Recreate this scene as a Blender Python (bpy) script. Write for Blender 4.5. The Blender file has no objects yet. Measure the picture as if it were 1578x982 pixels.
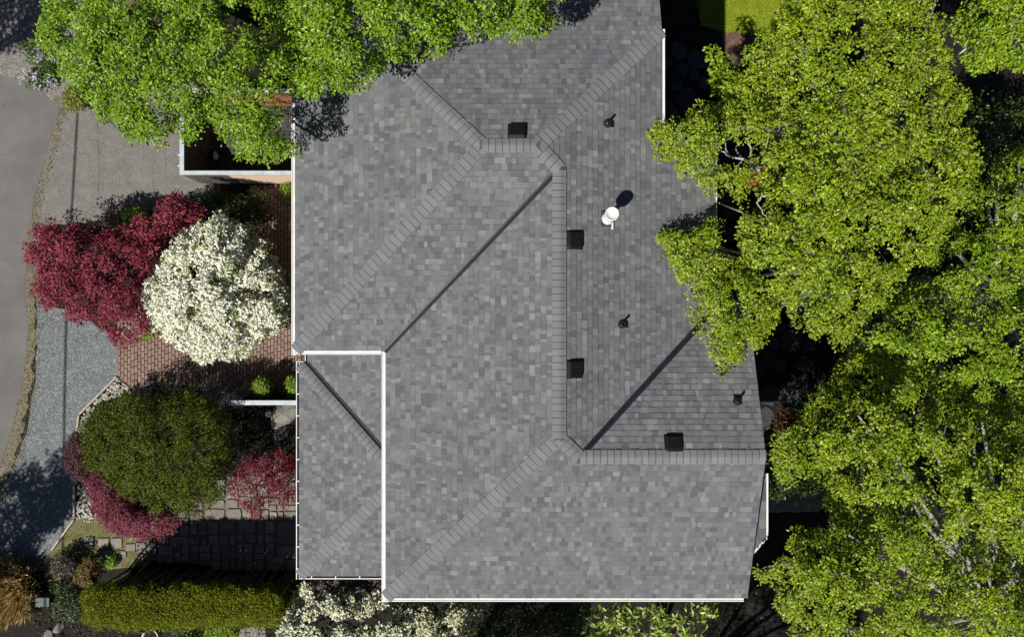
import bpy, math, random
import numpy as np
from mathutils import Vector, Matrix
random.seed(7)
RNG = np.random.default_rng(11)
S = bpy.context.scene
COL = S.collection

# ------------------------------------------------------------------ camera, world, sun, exposure
ZC, F = 24.0, 1066.0                       # camera height in metres, focal length in photo pixels
cam = bpy.data.cameras.new('camera'); camo = bpy.data.objects.new('camera', cam); COL.objects.link(camo)
camo.location = (0, 0, ZC); camo.rotation_euler = (0, 0, 0)
cam.sensor_width = 36.0; cam.sensor_fit = 'HORIZONTAL'; cam.lens = 36.0 * F / 1578.0
cam.clip_start = 0.5; cam.clip_end = 2000.0
S.camera = camo
SA, SB = .50, .59                          # ground shift of a shadow per metre of height
SUN_DIR = Vector((SA, SB, -1.0)).normalized()
ELEV = math.asin(-SUN_DIR.z); AZ = math.atan2(-SUN_DIR.x, -SUN_DIR.y)
w = bpy.data.worlds.new('World'); S.world = w; w.use_nodes = True
nt = w.node_tree; bg = nt.nodes['Background']
sky = nt.nodes.new('ShaderNodeTexSky'); sky.sky_type = 'NISHITA'; sky.sun_disc = False
sky.air_density = .5; sky.dust_density = .3; sky.sun_elevation = ELEV; sky.sun_rotation = AZ
nt.links.new(sky.outputs['Color'], bg.inputs['Color']); bg.inputs['Strength'].default_value = 0.05
sun = bpy.data.lights.new('sun', 'SUN'); suno = bpy.data.objects.new('sun', sun); COL.objects.link(suno)
sun.energy = 5.0; sun.angle = math.radians(0.5); sun.color = (1.0, .95, .88)
suno.rotation_euler = SUN_DIR.to_track_quat('-Z', 'Y').to_euler(); suno.location = (-20, -20, 40)
S.view_settings.view_transform = 'Standard'; S.view_settings.look = 'None'
S.view_settings.exposure = 0.35; S.view_settings.gamma = 1.0
S.view_settings.use_curve_mapping = False

# ------------------------------------------------------------------ helpers
WL = {}
def P(px, py, z=0.0):
    d = ZC - z
    return Vector(((px - 789.0) * d / F, (491.0 - py) * d / F, z))
def PX(x, y, z):
    return 789 + x * F / (ZC - z), 491 - y * F / (ZC - z)
def tag(o, label=None, cat=None, group=None, kind=None):
    if label: o['label'] = label
    if cat: o['category'] = cat
    if group: o['group'] = group
    if kind: o['kind'] = kind
    return o
def empty(name, loc, label=None, cat=None, group=None):
    o = bpy.data.objects.new(name, None); COL.objects.link(o); o.location = loc; o.empty_display_size = .2
    WL[o] = Vector(loc); return tag(o, label, cat, group)
def place(name, me, mat=None, parent=None, loc=(0, 0, 0)):
    """link a mesh whose origin stands at world point loc"""
    o = bpy.data.objects.new(name, me); COL.objects.link(o)
    if mat is not None and not me.materials: me.materials.append(mat)
    loc = Vector(loc); WL[o] = loc
    if parent is not None:
        o.parent = parent; o.location = loc - WL[parent]
    else: o.location = loc
    return o
class MB:
    def __init__(s): s.v = []; s.f = []; s.c = []
    def poly(s, pts, col=None):
        n = len(s.v); s.v += [tuple(p) for p in pts]; s.f.append(tuple(range(n, n + len(pts))))
        if col is not None: s.c += [col] * len(pts)
    def box(s, c, size, rz=0.0, top=1.0, M=None):
        x, y, z = [k / 2 for k in size]; n = len(s.v)
        R = Matrix.Rotation(rz, 3, 'Z') if M is None else M
        for dz, t in ((-z, 1.0), (z, top)):
            for dx, dy in ((-x, -y), (x, -y), (x, y), (-x, y)):
                s.v.append(tuple(Vector(c) + R @ Vector((dx * t, dy * t, dz))))
        s.f += [tuple(n + k for k in q) for q in ((3, 2, 1, 0), (4, 5, 6, 7), (0, 1, 5, 4), (1, 2, 6, 5), (2, 3, 7, 6), (3, 0, 4, 7))]
    def prism(s, pts, z0, z1):
        n = len(s.v); k = len(pts)
        s.v += [(p[0], p[1], z0) for p in pts] + [(p[0], p[1], z1) for p in pts]
        s.f.append(tuple(n + i for i in reversed(range(k)))); s.f.append(tuple(n + k + i for i in range(k)))
        for i in range(k): s.f.append((n + i, n + (i + 1) % k, n + k + (i + 1) % k, n + k + i))
    def tube(s, pts, rad, sides=6, cap=True):
        pts = [Vector(p) for p in pts]; n0 = len(s.v)
        for i, p in enumerate(pts):
            t = (pts[min(i + 1, len(pts) - 1)] - pts[max(i - 1, 0)])
            t = t.normalized() if t.length > 1e-6 else Vector((0, 0, 1))
            a = t.orthogonal().normalized() if abs(t.z) > .95 else t.cross(Vector((0, 0, 1))).normalized()
            b = t.cross(a)
            for k in range(sides):
                an = 2 * math.pi * k / sides
                s.v.append(tuple(p + (a * math.cos(an) + b * math.sin(an)) * rad[i]))
        for i in range(len(pts) - 1):
            for k in range(sides):
                k2 = (k + 1) % sides
                s.f.append((n0 + i * sides + k, n0 + (i + 1) * sides + k, n0 + (i + 1) * sides + k2, n0 + i * sides + k2))
        if cap:
            s.f.append(tuple(n0 + (len(pts) - 1) * sides + k for k in range(sides)))
            s.f.append(tuple(n0 + k for k in reversed(range(sides))))
    def lathe(s, prof, n=16, M=None, o=(0, 0, 0)):
        n0 = len(s.v); M = M or Matrix.Identity(3)
        for r, z in prof:
            for k in range(n):
                a = 2 * math.pi * k / n
                s.v.append(tuple(Vector(o) + M @ Vector((r * math.cos(a), r * math.sin(a), z))))
        for i in range(len(prof) - 1):
            for k in range(n):
                k2 = (k + 1) % n
                s.f.append((n0 + i * n + k, n0 + i * n + k2, n0 + (i + 1) * n + k2, n0 + (i + 1) * n + k))
        s.f.append(tuple(n0 + (len(prof) - 1) * n + k for k in range(n)))
        s.f.append(tuple(n0 + k for k in reversed(range(n))))
    def mesh(s, name, smooth=False):
        me = bpy.data.meshes.new(name); me.from_pydata(s.v, [], s.f)
        if s.c:
            a = me.color_attributes.new('col', 'FLOAT_COLOR', 'POINT')
            arr = np.ones((len(s.v), 4), np.float32); arr[:, :3] = np.array(s.c, np.float32)
            a.data.foreach_set('color', arr.ravel())
        if smooth: me.polygons.foreach_set('use_smooth', [True] * len(me.polygons))
        me.update(); return me
    def build(s, name, mat, parent=None, smooth=False): return place(name, s.mesh(name, smooth), mat, parent)

# ------------------------------------------------------------------ materials
def newmat(name):
    m = bpy.data.materials.new(name); m.use_nodes = True; n = m.node_tree
    return m, n, n.nodes['Principled BSDF']
def N(n, t, **kw):
    k = n.nodes.new(t)
    for a, b in kw.items():
        if a in k.inputs: k.inputs[a].default_value = b
        else: setattr(k, a, b)
    return k
def noise(n, scale, detail=4, rough=.6):
    tc = N(n, 'ShaderNodeTexCoord'); x = N(n, 'ShaderNodeTexNoise', Scale=scale, Detail=detail, Roughness=rough)
    geo = N(n, 'ShaderNodeNewGeometry'); n.links.new(geo.outputs['Position'], x.inputs['Vector']); return x
def ramp(n, src, stops):
    r = N(n, 'ShaderNodeValToRGB'); e = r.color_ramp.elements
    while len(e) < len(stops): e.new(.5)
    for k, (p, c) in enumerate(stops): e[k].position = p; e[k].color = (*c, 1)
    n.links.new(src, r.inputs['Fac']); return r
def mixc(n, a, b, fac, mode='MIX'):
    m = N(n, 'ShaderNodeMix', data_type='RGBA', blend_type=mode)
    for s, i in ((fac, 0), (a, 6), (b, 7)):
        if isinstance(s, (int, float)): m.inputs[i].default_value = s
        elif isinstance(s, tuple): m.inputs[i].default_value = (*s, 1)
        else: n.links.new(s, m.inputs[i])
    return m.outputs[2]
def bump(n, b, src, strength=.4, dist=.01):
    k = N(n, 'ShaderNodeBump', Strength=strength, Distance=dist)
    n.links.new(src, k.inputs['Height']); n.links.new(k.outputs['Normal'], b.inputs['Normal'])
K = .79
def kc(c): return tuple(q * K for q in c) if max(c) < .5 else c
def rough_mat(name, c1, c2, scale=8, fine=90, rough=.85, fineamt=.35, bmp=.35, obj_rand=0.0, spec=.3):
    """two colours blended by broad noise, grained by fine noise"""
    m, n, b = newmat(name)
    c1, c2 = kc(c1), kc(c2)
    a = noise(n, scale, 5, .65); f = noise(n, fine, 3, .7)
    ra = ramp(n, a.outputs['Fac'], [(.34, c1), (.66, c2)])
    rf = ramp(n, f.outputs['Fac'], [(.25, (1 - fineamt,) * 3), (.75, (1 + fineamt,) * 3)])
    c = mixc(n, ra.outputs['Color'], rf.outputs['Color'], 1.0, 'MULTIPLY')
    if obj_rand:
        oi = N(n, 'ShaderNodeObjectInfo')
        ro = ramp(n, oi.outputs['Random'], [(0, (1 - obj_rand,) * 3), (1, (1 + obj_rand,) * 3)])
        c = mixc(n, c, ro.outputs['Color'], 1.0, 'MULTIPLY')
    n.links.new(c, b.inputs['Base Color']); b.inputs['Roughness'].default_value = rough
    b.inputs['Specular IOR Level'].default_value = spec
    if bmp: bump(n, b, f.outputs['Fac'], bmp, .01)
    return m
def attr_mat(name, rough=.9, fine=140, amt=.22, spec=.25, bmp=.3):
    m, n, b = newmat(name)
    at = N(n, 'ShaderNodeAttribute', attribute_name='col'); f = noise(n, fine, 3, .75); g = noise(n, 1.1, 4, .6)
    rf = ramp(n, f.outputs['Fac'], [(.25, (1 - amt,) * 3), (.75, (1 + amt,) * 3)])
    rg = ramp(n, g.outputs['Fac'], [(.3, (.93, .94, .96)), (.7, (1.06, 1.05, 1.02))])
    c = mixc(n, at.outputs['Color'], rf.outputs['Color'], 1.0, 'MULTIPLY')
    c = mixc(n, c, rg.outputs['Color'], 1.0, 'MULTIPLY')
    n.links.new(c, b.inputs['Base Color']); b.inputs['Roughness'].default_value = rough
    b.inputs['Specular IOR Level'].default_value = spec
    if bmp: bump(n, b, f.outputs['Fac'], bmp, .006)
    return m
def leaf_mat(name, trans=.3, tint=(1.1, 1.15, .5), rough=.42, spec=.45):
    m, n, b = newmat(name)
    at = N(n, 'ShaderNodeAttribute', attribute_name='col')
    n.links.new(at.outputs['Color'], b.inputs['Base Color']); b.inputs['Roughness'].default_value = rough
    b.inputs['Specular IOR Level'].default_value = spec
    tr = N(n, 'ShaderNodeBsdfTranslucent'); c = mixc(n, at.outputs['Color'], tint, 1.0, 'MULTIPLY')
    n.links.new(c, tr.inputs['Color']); mx = N(n, 'ShaderNodeMixShader'); mx.inputs[0].default_value = trans
    n.links.new(b.outputs[0], mx.inputs[1]); n.links.new(tr.outputs[0], mx.inputs[2])
    n.links.new(mx.outputs[0], n.nodes['Material Output'].inputs['Surface']); return m
def pebble_mat(name, cols, scale, base_rough=.8, bmp=.7):
    m, n, b = newmat(name)
    geo = N(n, 'ShaderNodeNewGeometry'); v = N(n, 'ShaderNodeTexVoronoi', Scale=scale)
    n.links.new(geo.outputs['Position'], v.inputs['Vector'])
    bw = N(n, 'ShaderNodeSeparateColor'); n.links.new(v.outputs['Color'], bw.inputs[0])
    r = ramp(n, bw.outputs[0], [(k / (len(cols) - 1), kc(c)) for k, c in enumerate(cols)])
    g = noise(n, 2.2, 5, .65); rg = ramp(n, g.outputs['Fac'], [(.3, (.82,) * 3), (.7, (1.16,) * 3)])
    c = mixc(n, r.outputs['Color'], rg.outputs['Color'], 1.0, 'MULTIPLY')
    n.links.new(c, b.inputs['Base Color']); b.inputs['Roughness'].default_value = base_rough
    inv = N(n, 'ShaderNodeMath', operation='SUBTRACT'); inv.inputs[0].default_value = 1.0
    n.links.new(v.outputs['Distance'], inv.inputs[1]); bump(n, b, inv.outputs[0], bmp, .02); return m
def grain_mat(name, c1, c2, axis=0, rough=.6, spec=.3):
    m, n, b = newmat(name)
    geo = N(n, 'ShaderNodeNewGeometry'); mp = N(n, 'ShaderNodeMapping')
    sc = [40, 40, 40]; sc[axis] = 3; mp.inputs['Scale'].default_value = sc
    n.links.new(geo.outputs['Position'], mp.inputs['Vector']); x = N(n, 'ShaderNodeTexNoise', Scale=1.0, Detail=5)
    n.links.new(mp.outputs['Vector'], x.inputs['Vector'])
    r = ramp(n, x.outputs['Fac'], [(.3, c1), (.7, c2)]); n.links.new(r.outputs['Color'], b.inputs['Base Color'])
    b.inputs['Roughness'].default_value = rough; b.inputs['Specular IOR Level'].default_value = spec
    bump(n, b, x.outputs['Fac'], .25, .004); return m

M = dict(
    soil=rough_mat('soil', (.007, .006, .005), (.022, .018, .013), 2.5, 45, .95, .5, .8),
    road=rough_mat('road_asphalt', (.135, .131, .127), (.18, .174, .166), .7, 90, .9, .2, .3),
    drive=pebble_mat('drive_asphalt', [(.135, .128, .117), (.175, .167, .154), (.19, .181, .167), (.165, .157, .145), (.255, .245, .228)], 34, .9, .35),
    shoulder=pebble_mat('shoulder_gravel', [(.10, .095, .085), (.2, .19, .17), (.28, .26, .24), (.16, .15, .135)], 22),
    gravel=pebble_mat('blue_gravel', [(.06, .073, .078), (.13, .15, .155), (.185, .208, .213), (.10, .12, .125), (.16, .18, .185), (.33, .35, .35)], 32),
    verge=pebble_mat('verge', [(.08, .075, .05), (.15, .125, .085), (.20, .175, .125), (.125, .125, .06), (.28, .25, .2)], 26, .95, .5),
    moss=rough_mat('mossy_ground', (.10, .11, .03), (.20, .18, .10), 3.5, 50, .95, .45, .6),
    lawn=rough_mat('lawn_soil', (.16, .21, .008), (.21, .26, .012), 3, 60, .95, .4, .5),
    barkmulch=rough_mat('bark_mulch', (.09, .055, .038), (.17, .115, .085), 4, 50, .95, .5, .8),
    brick=rough_mat('paver_brick', (.235, .155, .125), (.30, .21, .175), 3, 90, .9, .22, .3, .16),
    mortar=rough_mat('joint_sand', (.09, .07, .05), (.14, .115, .08), 6, 80, .95, .3, .3),
    flag=rough_mat('flagstone', (.20, .18, .16), (.28, .255, .225), 5, 70, .9, .25, .4, .22),
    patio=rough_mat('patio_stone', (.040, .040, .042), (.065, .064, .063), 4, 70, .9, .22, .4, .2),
    rock=rough_mat('grey_rock', (.13, .125, .11), (.3, .29, .26), 5, 40, .9, .35, .8),
    palerock=rough_mat('pale_rock', (.42, .4, .36), (.62, .6, .55), 6, 50, .85, .2, .5),
    cobble=rough_mat('pale_cobble', (.22, .21, .185), (.49, .47, .42), 9, 60, .85, .2, .3, .25),
    shingle=attr_mat('shingle', .92, 130, .2),
    cap=attr_mat('cap_shingle', .92, 130, .16),
    under=rough_mat('roof_felt', (.05, .05, .052), (.07, .07, .07), 5, 90, .95),
    valley=rough_mat('valley_metal', (.015, .019, .027), (.022, .027, .036), 3, 60, .42, .08, .03, 0, .35),
    siding=rough_mat('brown_siding', (.075, .062, .052), (.10, .085, .072), 3, 60, .9, .15, .2),
    white=rough_mat('white_paint', (.60, .60, .59), (.68, .68, .67), 2.5, 25, .45, .05, .03, 0, .4),
    cappaint=rough_mat('pale_blue_paint', (.40, .45, .475), (.47, .52, .54), 4, 25, .5, .07, .05),
    stucco=rough_mat('peach_stucco', (.70, .51, .38), (.76, .57, .44), 3, 70, .9, .12, .4),
    terracotta=rough_mat('terracotta_stucco', (.36, .14, .06), (.42, .17, .085), 3, 70, .9, .12, .4),
    black=rough_mat('black_plastic', (.006, .006, .007), (.010, .010, .011), 4, 60, .5, .15, .05, 0, .2),
    boot=rough_mat('black_rubber', (.014, .014, .016), (.022, .022, .024), 4, 60, .28, .1, .03, 0, .6),
    guard=rough_mat('guard_mesh', (.006, .006, .007), (.01, .01, .01), 4, 80, .8, .2, .1),
    timber=grain_mat('weathered_timber', (.25, .22, .18), (.42, .38, .32), 0),
    deck=grain_mat('brown_timber', (.022, .014, .010), (.04, .026, .019), 0),
    gatewood=grain_mat('grey_timber', (.10, .095, .085), (.16, .15, .135), 2),
    palebark=rough_mat('pale_lichen_bark', (.26, .245, .215), (.49, .475, .44), 6, 45, .9, .3, .6),
    bark=rough_mat('brown_bark', (.07, .055, .04), (.15, .12, .09), 6, 45, .9, .3, .6),
    utility=rough_mat('green_box_paint', (.06, .10, .085), (.08, .12, .105), 3, 40, .6, .1, .05),
    cable=rough_mat('cable_rubber', (.02, .02, .02), (.03, .03, .03), 5, 30, .7),
    leaf=leaf_mat('leaf', .32, rough=.4, spec=.42), matteleaf=leaf_mat('matte_leaf', .28, rough=.62, spec=.18), redleaf=leaf_mat('red_leaf', .25, (1.2, .5, .6), .5, .3),
    petal=leaf_mat('petal', .25, (1, 1, .9), .6, .2), dryleaf=leaf_mat('dry_leaf', .2, (1, .9, .7), .7, .2),
    darkleaf=leaf_mat('waxy_leaf', .12, (1, 1.1, .4), .35, .5),
)

# ------------------------------------------------------------------ ground, road, paths
ZG = -2.2                                    # the garden on the far side of the house lies lower
def sheet(name, pts, z, mat, kind='structure', label=None, cat=None, zb=0.0):
    mb = MB(); mb.poly([(P(x, y, zb).x, P(x, y, zb).y, zb + z) for x, y in pts])
    me = mb.mesh(name)
    if me.polygons[0].normal.z < 0: me.flip_normals()
    o = place(name, me, mat); tag(o, label, cat, None, kind); return o
def wob(pts, amp=2.0, step=12.0):
    """a hand-drawn outline made uneven, photo pixels"""
    out = []
    for i, a in enumerate(pts):
        b = pts[(i + 1) % len(pts)]; L = math.dist(a, b); n = max(1, int(L / step))
        for k in range(n):
            t = k / n; j = 0 if (a[0] < -5 and b[0] < -5) or a[0] > 1600 else amp
            out.append((a[0] + (b[0] - a[0]) * t + random.uniform(-j, j), a[1] + (b[1] - a[1]) * t + random.uniform(-j, j)))
    return out
g = MB(); gx = [(-300, 0), (1.6, 0), (3.0, ZG), (300, ZG)]
for (xa, za), (xb, zb_) in zip(gx, gx[1:]): g.poly([(xa, -300, za), (xb, -300, zb_), (xb, 300, zb_), (xa, 300, za)])
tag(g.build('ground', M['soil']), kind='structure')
sheet('gravel_shoulder', wob([(-900, -700), (130, -700), (130, 175), (95, 170), (60, 210), (-40, 160), (-900, 160)]), .006, M['shoulder'])
sheet('verge', wob([(97, 150), (102, 195), (64, 300), (51, 400), (57, 500), (48, 600), (26, 700), (2, 775), (-60, 900), (-300, 1400), (-340, 1400), (-80, 700), (10, 500), (20, 350), (60, 150)], 4.0, 7.0), .010, M['verge'])
sheet('road', wob([(-900, 110), (-10, 112), (52, 128), (92, 168), (80, 215), (57, 290), (45, 360), (40, 430), (44, 510), (36, 590), (20, 660), (0, 722), (-60, 850), (-300, 1400), (-900, 1400)], 1.2), .016, M['road'])
sheet('driveway', wob([(100, 162), (330, 120), (330, 300), (255, 330), (180, 345), (52, 350), (58, 300), (78, 220)], 1.0), .020, M['drive'])
sheet('gravel_drive', wob([(48, 345), (110, 344), (200, 400), (181, 520), (181, 582), (122, 642), (117, 735), (116, 802), (70, 880), (-40, 900), (-8, 800), (15, 735), (40, 670), (54, 590), (58, 500), (54, 420)], 1.6), .014, M['gravel'])
def strip(name, pts, wpx, z, mat, parent=None):
    mb = MB()
    for (a, b) in zip(pts, pts[1:]):
        A, B = P(*a, 0), P(*b, 0); d = (B - A).normalized(); q = Vector((-d.y, d.x, 0)) * wpx * .0225 / 2
        mb.poly([(*(A + q).xy, z), (*(A - q).xy, z), (*(B - q).xy, z), (*(B + q).xy, z)])
    o = mb.build(name, mat, parent); return o
drv = bpy.data.objects['driveway']
strip('joint', [(150, 185), (152, 230), (153, 275), (152, 300)], 1.3, .026, M['verge'], drv)
strip('joint', [(255, 205), (256, 262)], .9, .026, M['verge'], drv)
strip('joint', [(58, 345), (120, 340), (180, 332)], 1.2, .026, M['verge'], drv)
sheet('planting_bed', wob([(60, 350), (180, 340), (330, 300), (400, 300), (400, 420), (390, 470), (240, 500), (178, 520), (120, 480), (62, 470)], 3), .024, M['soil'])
sheet('moss_bed', wob([(117, 795), (150, 795), (240, 830), (230, 870), (150, 880), (60, 900), (80, 850)], 2), .018, M['moss'])
sheet('lawn', wob([(1060, -700), (1300, -700), (1260, 40), (1190, 52), (1120, 50), (1080, 40)], 2), .012, M['lawn'], zb=ZG)
sheet('bark_bed', wob([(1112, 46), (1165, 46), (1160, 100), (1116, 104)], 2), .008, M['barkmulch'], zb=ZG)
sheet('garden_path', wob([(1165, 775), (1205, 748), (1250, 744), (1275, 770), (1262, 790), (1165, 790)], 3), .010, M['flag'], zb=ZG)
sheet('slab', [(372, 968), (408, 964), (414, 1010), (360, 1010)], .03, M['flag'])

def in_poly(x, y, poly):
    x = np.asarray(x, float); y = np.asarray(y, float); r = np.zeros(x.shape, bool); j = len(poly) - 1
    for i in range(len(poly)):
        xi, yi = poly[i]; xj, yj = poly[j]
        with np.errstate(divide='ignore', invalid='ignore'):
            c = ((yi > y) != (yj > y)) & (x < (xj - xi) * (y - yi) / (yj - yi + 1e-12) + xi)
        r ^= c; j = i
    return r
def edge_dist(x, y, poly):
    d = np.full(np.shape(x), 1e9)
    for i in range(len(poly)):
        ax, ay = poly[i - 1]; bx, by = poly[i]; dx, dy = bx - ax, by - ay
        t = np.clip(((x - ax) * dx + (y - ay) * dy) / (dx * dx + dy * dy + 1e-9), 0, 1)
        d = np.minimum(d, np.hypot(x - ax - t * dx, y - ay - t * dy))
    return d

# brick path: a sand bed carrying bricks one by one
BP = [(180, 492), (240, 470), (385, 440), (385, 285), (470, 285), (470, 612), (400, 605), (240, 590), (206, 601), (181, 583)]
bed = sheet('brick_path', BP, .012, M['mortar'])
HIDE = [(235, 360), (330, 345), (400, 380), (436, 440), (420, 510), (330, 545), (260, 530), (222, 460)]
def brick_mesh(w_, l_):
    mb = MB(); h = .045; b = .006
    mb.box((0, 0, h / 2), (w_, l_, h), 0, 1 - b * 2 / w_); return mb.mesh('brick')
bm_a, bm_b = brick_mesh(.108, .228), brick_mesh(.108, .108)
slots = []
Xs = np.arange(-14.2, -6.9, .118)
for i, x in enumerate(Xs):
    for y in np.arange(-3.2 + (i % 2) * .118 + (i % 5) * .02, 5.4, .238): slots.append((x, y, 0))
ok = []
for x, y, r in slots:
    px, py = PX(x, y, 0)
    if in_poly(np.array([px]), np.array([py]), BP)[0] and edge_dist(np.array([px]), np.array([py]), BP)[0] > 3:
        vis = not in_poly(np.array([px]), np.array([py]), HIDE)[0]
        lit = py > 500
        ok.append((0 if vis and lit else (1 if vis else 2), random.random(), x, y))
ok.sort()
rest = MB()
for k, (pr, _, x, y) in enumerate(ok):
    rz = random.gauss(0, .018); z = .012 + random.uniform(-.006, .004)
    if k < 300:
        o = place('brick', bm_a, M['brick'], bed, (x, y, z)); o.rotation_euler = (random.gauss(0, .012), random.gauss(0, .012), rz)
    else: rest.box((x, y, z + .022), (.108, .228, .045), rz, .9)
tag(rest.build('brick_field', M['brick'], bed), kind='stuff')

def stone_poly(cx, cy, rx, ry, n=7, jit=.14, square=True):
    pts = []
    if square:
        base = [(-1, -1), (0, -1.03), (1, -1), (1.03, 0), (1, 1), (0, 1.03), (-1, 1), (-1.03, 0)]
        pts = [(cx + rx * a * random.uniform(1 - jit, 1), cy + ry * b * random.uniform(1 - jit, 1)) for a, b in base]
    else:
        for k in range(n):
            a = 2 * math.pi * (k + random.uniform(-.25, .25)) / n
            pts.append((cx + rx * math.cos(a) * random.uniform(1 - jit, 1 + jit), cy + ry * math.sin(a) * random.uniform(1 - jit, 1 + jit)))
    return pts
def stones(parent, name, items, mat, z, h=.05, square=True):
    for cx, cy, rx, ry in items:
        pts = stone_poly(0, 0, rx, ry, 8, .16 if square else .2, square)
        mb = MB(); mb.prism(pts, 0, h); n = len(mb.v) // 2
        for i in range(n, 2 * n): mb.v[i] = (mb.v[i][0] * .95, mb.v[i][1] * .95, mb.v[i][2])
        o = place(name, mb.mesh(name), mat, parent, (cx, cy, z)); o.rotation_euler = (random.gauss(0, .012), random.gauss(0, .012), 0)
# stepping stones in the moss
ms = bpy.data.objects['moss_bed']
it = []
for x0, y0, x1, y1 in ((131, 827, 146, 846), (152, 829, 170, 844), (172, 829, 190, 845), (194, 838, 210, 850), (160, 848, 174, 860), (181, 849, 196, 860)):
    a = P((x0 + x1) / 2, (y0 + y1) / 2); it.append((a.x, a.y, (x1 - x0) * .0112, (y1 - y0) * .0112))
stones(ms, 'stepping_stone', it, M['flag'], .012)
# flagstone path
FP = [(205, 800), (262, 775), (345, 742), (458, 720), (458, 880), (330, 872), (215, 862)]
fb = sheet('flagstone_path', FP, .022, M['verge'])
it = []
def split(x0, y0, x1, y1):
    w_, h_ = x1 - x0, y1 - y0
    if max(w_, h_) > .85 or (max(w_, h_) > .5 and random.random() < .75):
        t = random.uniform(.36, .64)
        if w_ > h_ * random.uniform(.8, 1.2): split(x0, y0, x0 + w_ * t, y1); split(x0 + w_ * t, y0, x1, y1)
        else: split(x0, y0, x1, y0 + h_ * t); split(x0, y0 + h_ * t, x1, y1)
        return
    px, py = PX((x0 + x1) / 2, (y0 + y1) / 2, 0)
    if in_poly(np.array([px]), np.array([py]), FP)[0]: it.append(((x0 + x1) / 2, (y0 + y1) / 2, w_ / 2 - .018, h_ / 2 - .018))
a, b = P(198, 880), P(460, 718); split(a.x, a.y, b.x, b.y)
stones(fb, 'flagstone', it, M['flag'], .02)
# shaded patio on the garden side of the house
PP = [(1000, 60), (1085, 90), (1140, 200), (1180, 420), (1240, 500), (1290, 640), (1230, 700), (1150, 720), (1090, 520), (1000, 300)]
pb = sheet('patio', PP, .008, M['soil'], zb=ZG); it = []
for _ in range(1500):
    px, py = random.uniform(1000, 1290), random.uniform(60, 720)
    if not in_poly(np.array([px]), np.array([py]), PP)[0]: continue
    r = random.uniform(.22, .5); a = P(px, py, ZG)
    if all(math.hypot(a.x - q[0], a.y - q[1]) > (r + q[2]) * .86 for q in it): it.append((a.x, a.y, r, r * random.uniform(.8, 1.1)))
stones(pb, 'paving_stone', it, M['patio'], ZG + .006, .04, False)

# pale cobbles and timber edging along the gravel
def blob(rx, ry, rz, sub=1, jit=.18, seed=None):
    import bmesh
    bm = bmesh.new(); bmesh.ops.create_icosphere(bm, subdivisions=sub, radius=1.0)
    ph = [random.uniform(0, 6) for _ in range(6)]
    for v in bm.verts:
        k = 1 + jit * (math.sin(v.co.x * 2.3 + ph[0]) * math.cos(v.co.y * 2.7 + ph[1]) + .6 * math.sin(v.co.z * 4 + ph[2] + v.co.x * 3)) + random.uniform(-jit, jit) * .35
        v.co = Vector((v.co.x * rx * k, v.co.y * ry * k, v.co.z * rz * k))
    me = bpy.data.meshes.new('rock'); bm.to_mesh(me); bm.free(); return me
def add_mesh(mb, me, loc, rz=0):
    n = len(mb.v); c, s = math.cos(rz), math.sin(rz)
    mb.v += [(v.co.x * c - v.co.y * s + loc[0], v.co.x * s + v.co.y * c + loc[1], v.co.z + loc[2]) for v in me.vertices]
    mb.f += [tuple(n + i for i in p.vertices) for p in me.polygons]
bl = [blob(1, random.uniform(.7, 1), .6, 1) for _ in range(6)]
CB = [[(183, 583), (206, 603), (180, 612), (150, 620), (135, 650), (126, 690), (121, 660), (125, 641)], [(119, 735), (132, 740), (150, 790), (146, 806), (118, 800)]]
cob = MB()
for poly, n in ((CB[0], 230), (CB[1], 170)):
    k = 0
    while k < n:
        px, py = random.uniform(116, 208), random.uniform(580, 810)
        if not in_poly(np.array([px]), np.array([py]), poly)[0]: continue
        r = random.uniform(.03, .075); a = P(px, py); me = bl[k % 6]; nn = len(cob.v); add_mesh(cob, me, (0, 0, 0), random.uniform(0, 6))
        for i in range(nn, len(cob.v)): q = cob.v[i]; cob.v[i] = (q[0] * r + a.x, q[1] * r + a.y, q[2] * r + .02)
        k += 1
tag(cob.build('cobbles', M['cobble'], smooth=True), kind='stuff')
ed = empty('timber_edging', P(124, 640), 'thin pale timber edging board between blue gravel and planted bed', 'edging')
for a, b in (((182, 581), (125, 638)), ((124, 640), (121, 664)), ((117, 735), (116.5, 798)), ((116, 801), (82, 848))):
    A, B = P(*a), P(*b); mb = MB(); c = (A + B) / 2; L = (B - A).length
    mb.box((c.x, c.y, .06), (L, .055, .12), math.atan2(B.y - A.y, B.x - A.x)); mb.build('board', M['timber'], ed)

# ------------------------------------------------------------------ the house
SL = 1 / 3.0
ZE = 5.482                                    # upper eaves
house = empty('house', (0, 0, 0), 'two storey house with a grey hip and valley shingle roof and white gutters', 'house')
def plane(eave_pt, up, ze=ZE):
    up = Vector(up); ep = Vector(eave_pt)
    return lambda x, y: ze + ((x - ep.x) * up.x + (y - ep.y) * up.y) * SL
YR = 4.22; ZR2 = ZE + 5.09 * SL; ZR = 7.0
zNWw = plane((-5.81, 0), (1, 0)); zNWs = plane((0, -.87), (0, 1)); zMW = plane((-3.387, 0), (1, 0))
zE = lambda x, y: ZR - (x - 1.164) * SL
zS = plane((0, -7.5), (0, 1)); ZW = zS(0, -3.45)
zWN = lambda x, y: ZW + (-3.45 - y) * SL
zN = lambda x, y: ZR2 - (y - YR) * SL
XA = -.72; XB = 1.164 - (ZR2 - ZR) / SL; YM = YR - (ZR2 - ZR) / SL   # ridge ends
XMR = 1.164; YMS = -7.5 + (ZR - ZE) / SL; XWR = XMR + (ZR - ZW) / SL; YV = -3.45 + (5.41 - XWR); YNE = YR + (3.88 - XB)
ZL = 3.8; LW = -6.215; LW2 = -5.97; LS = -7.54; LN = -1.345
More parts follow.
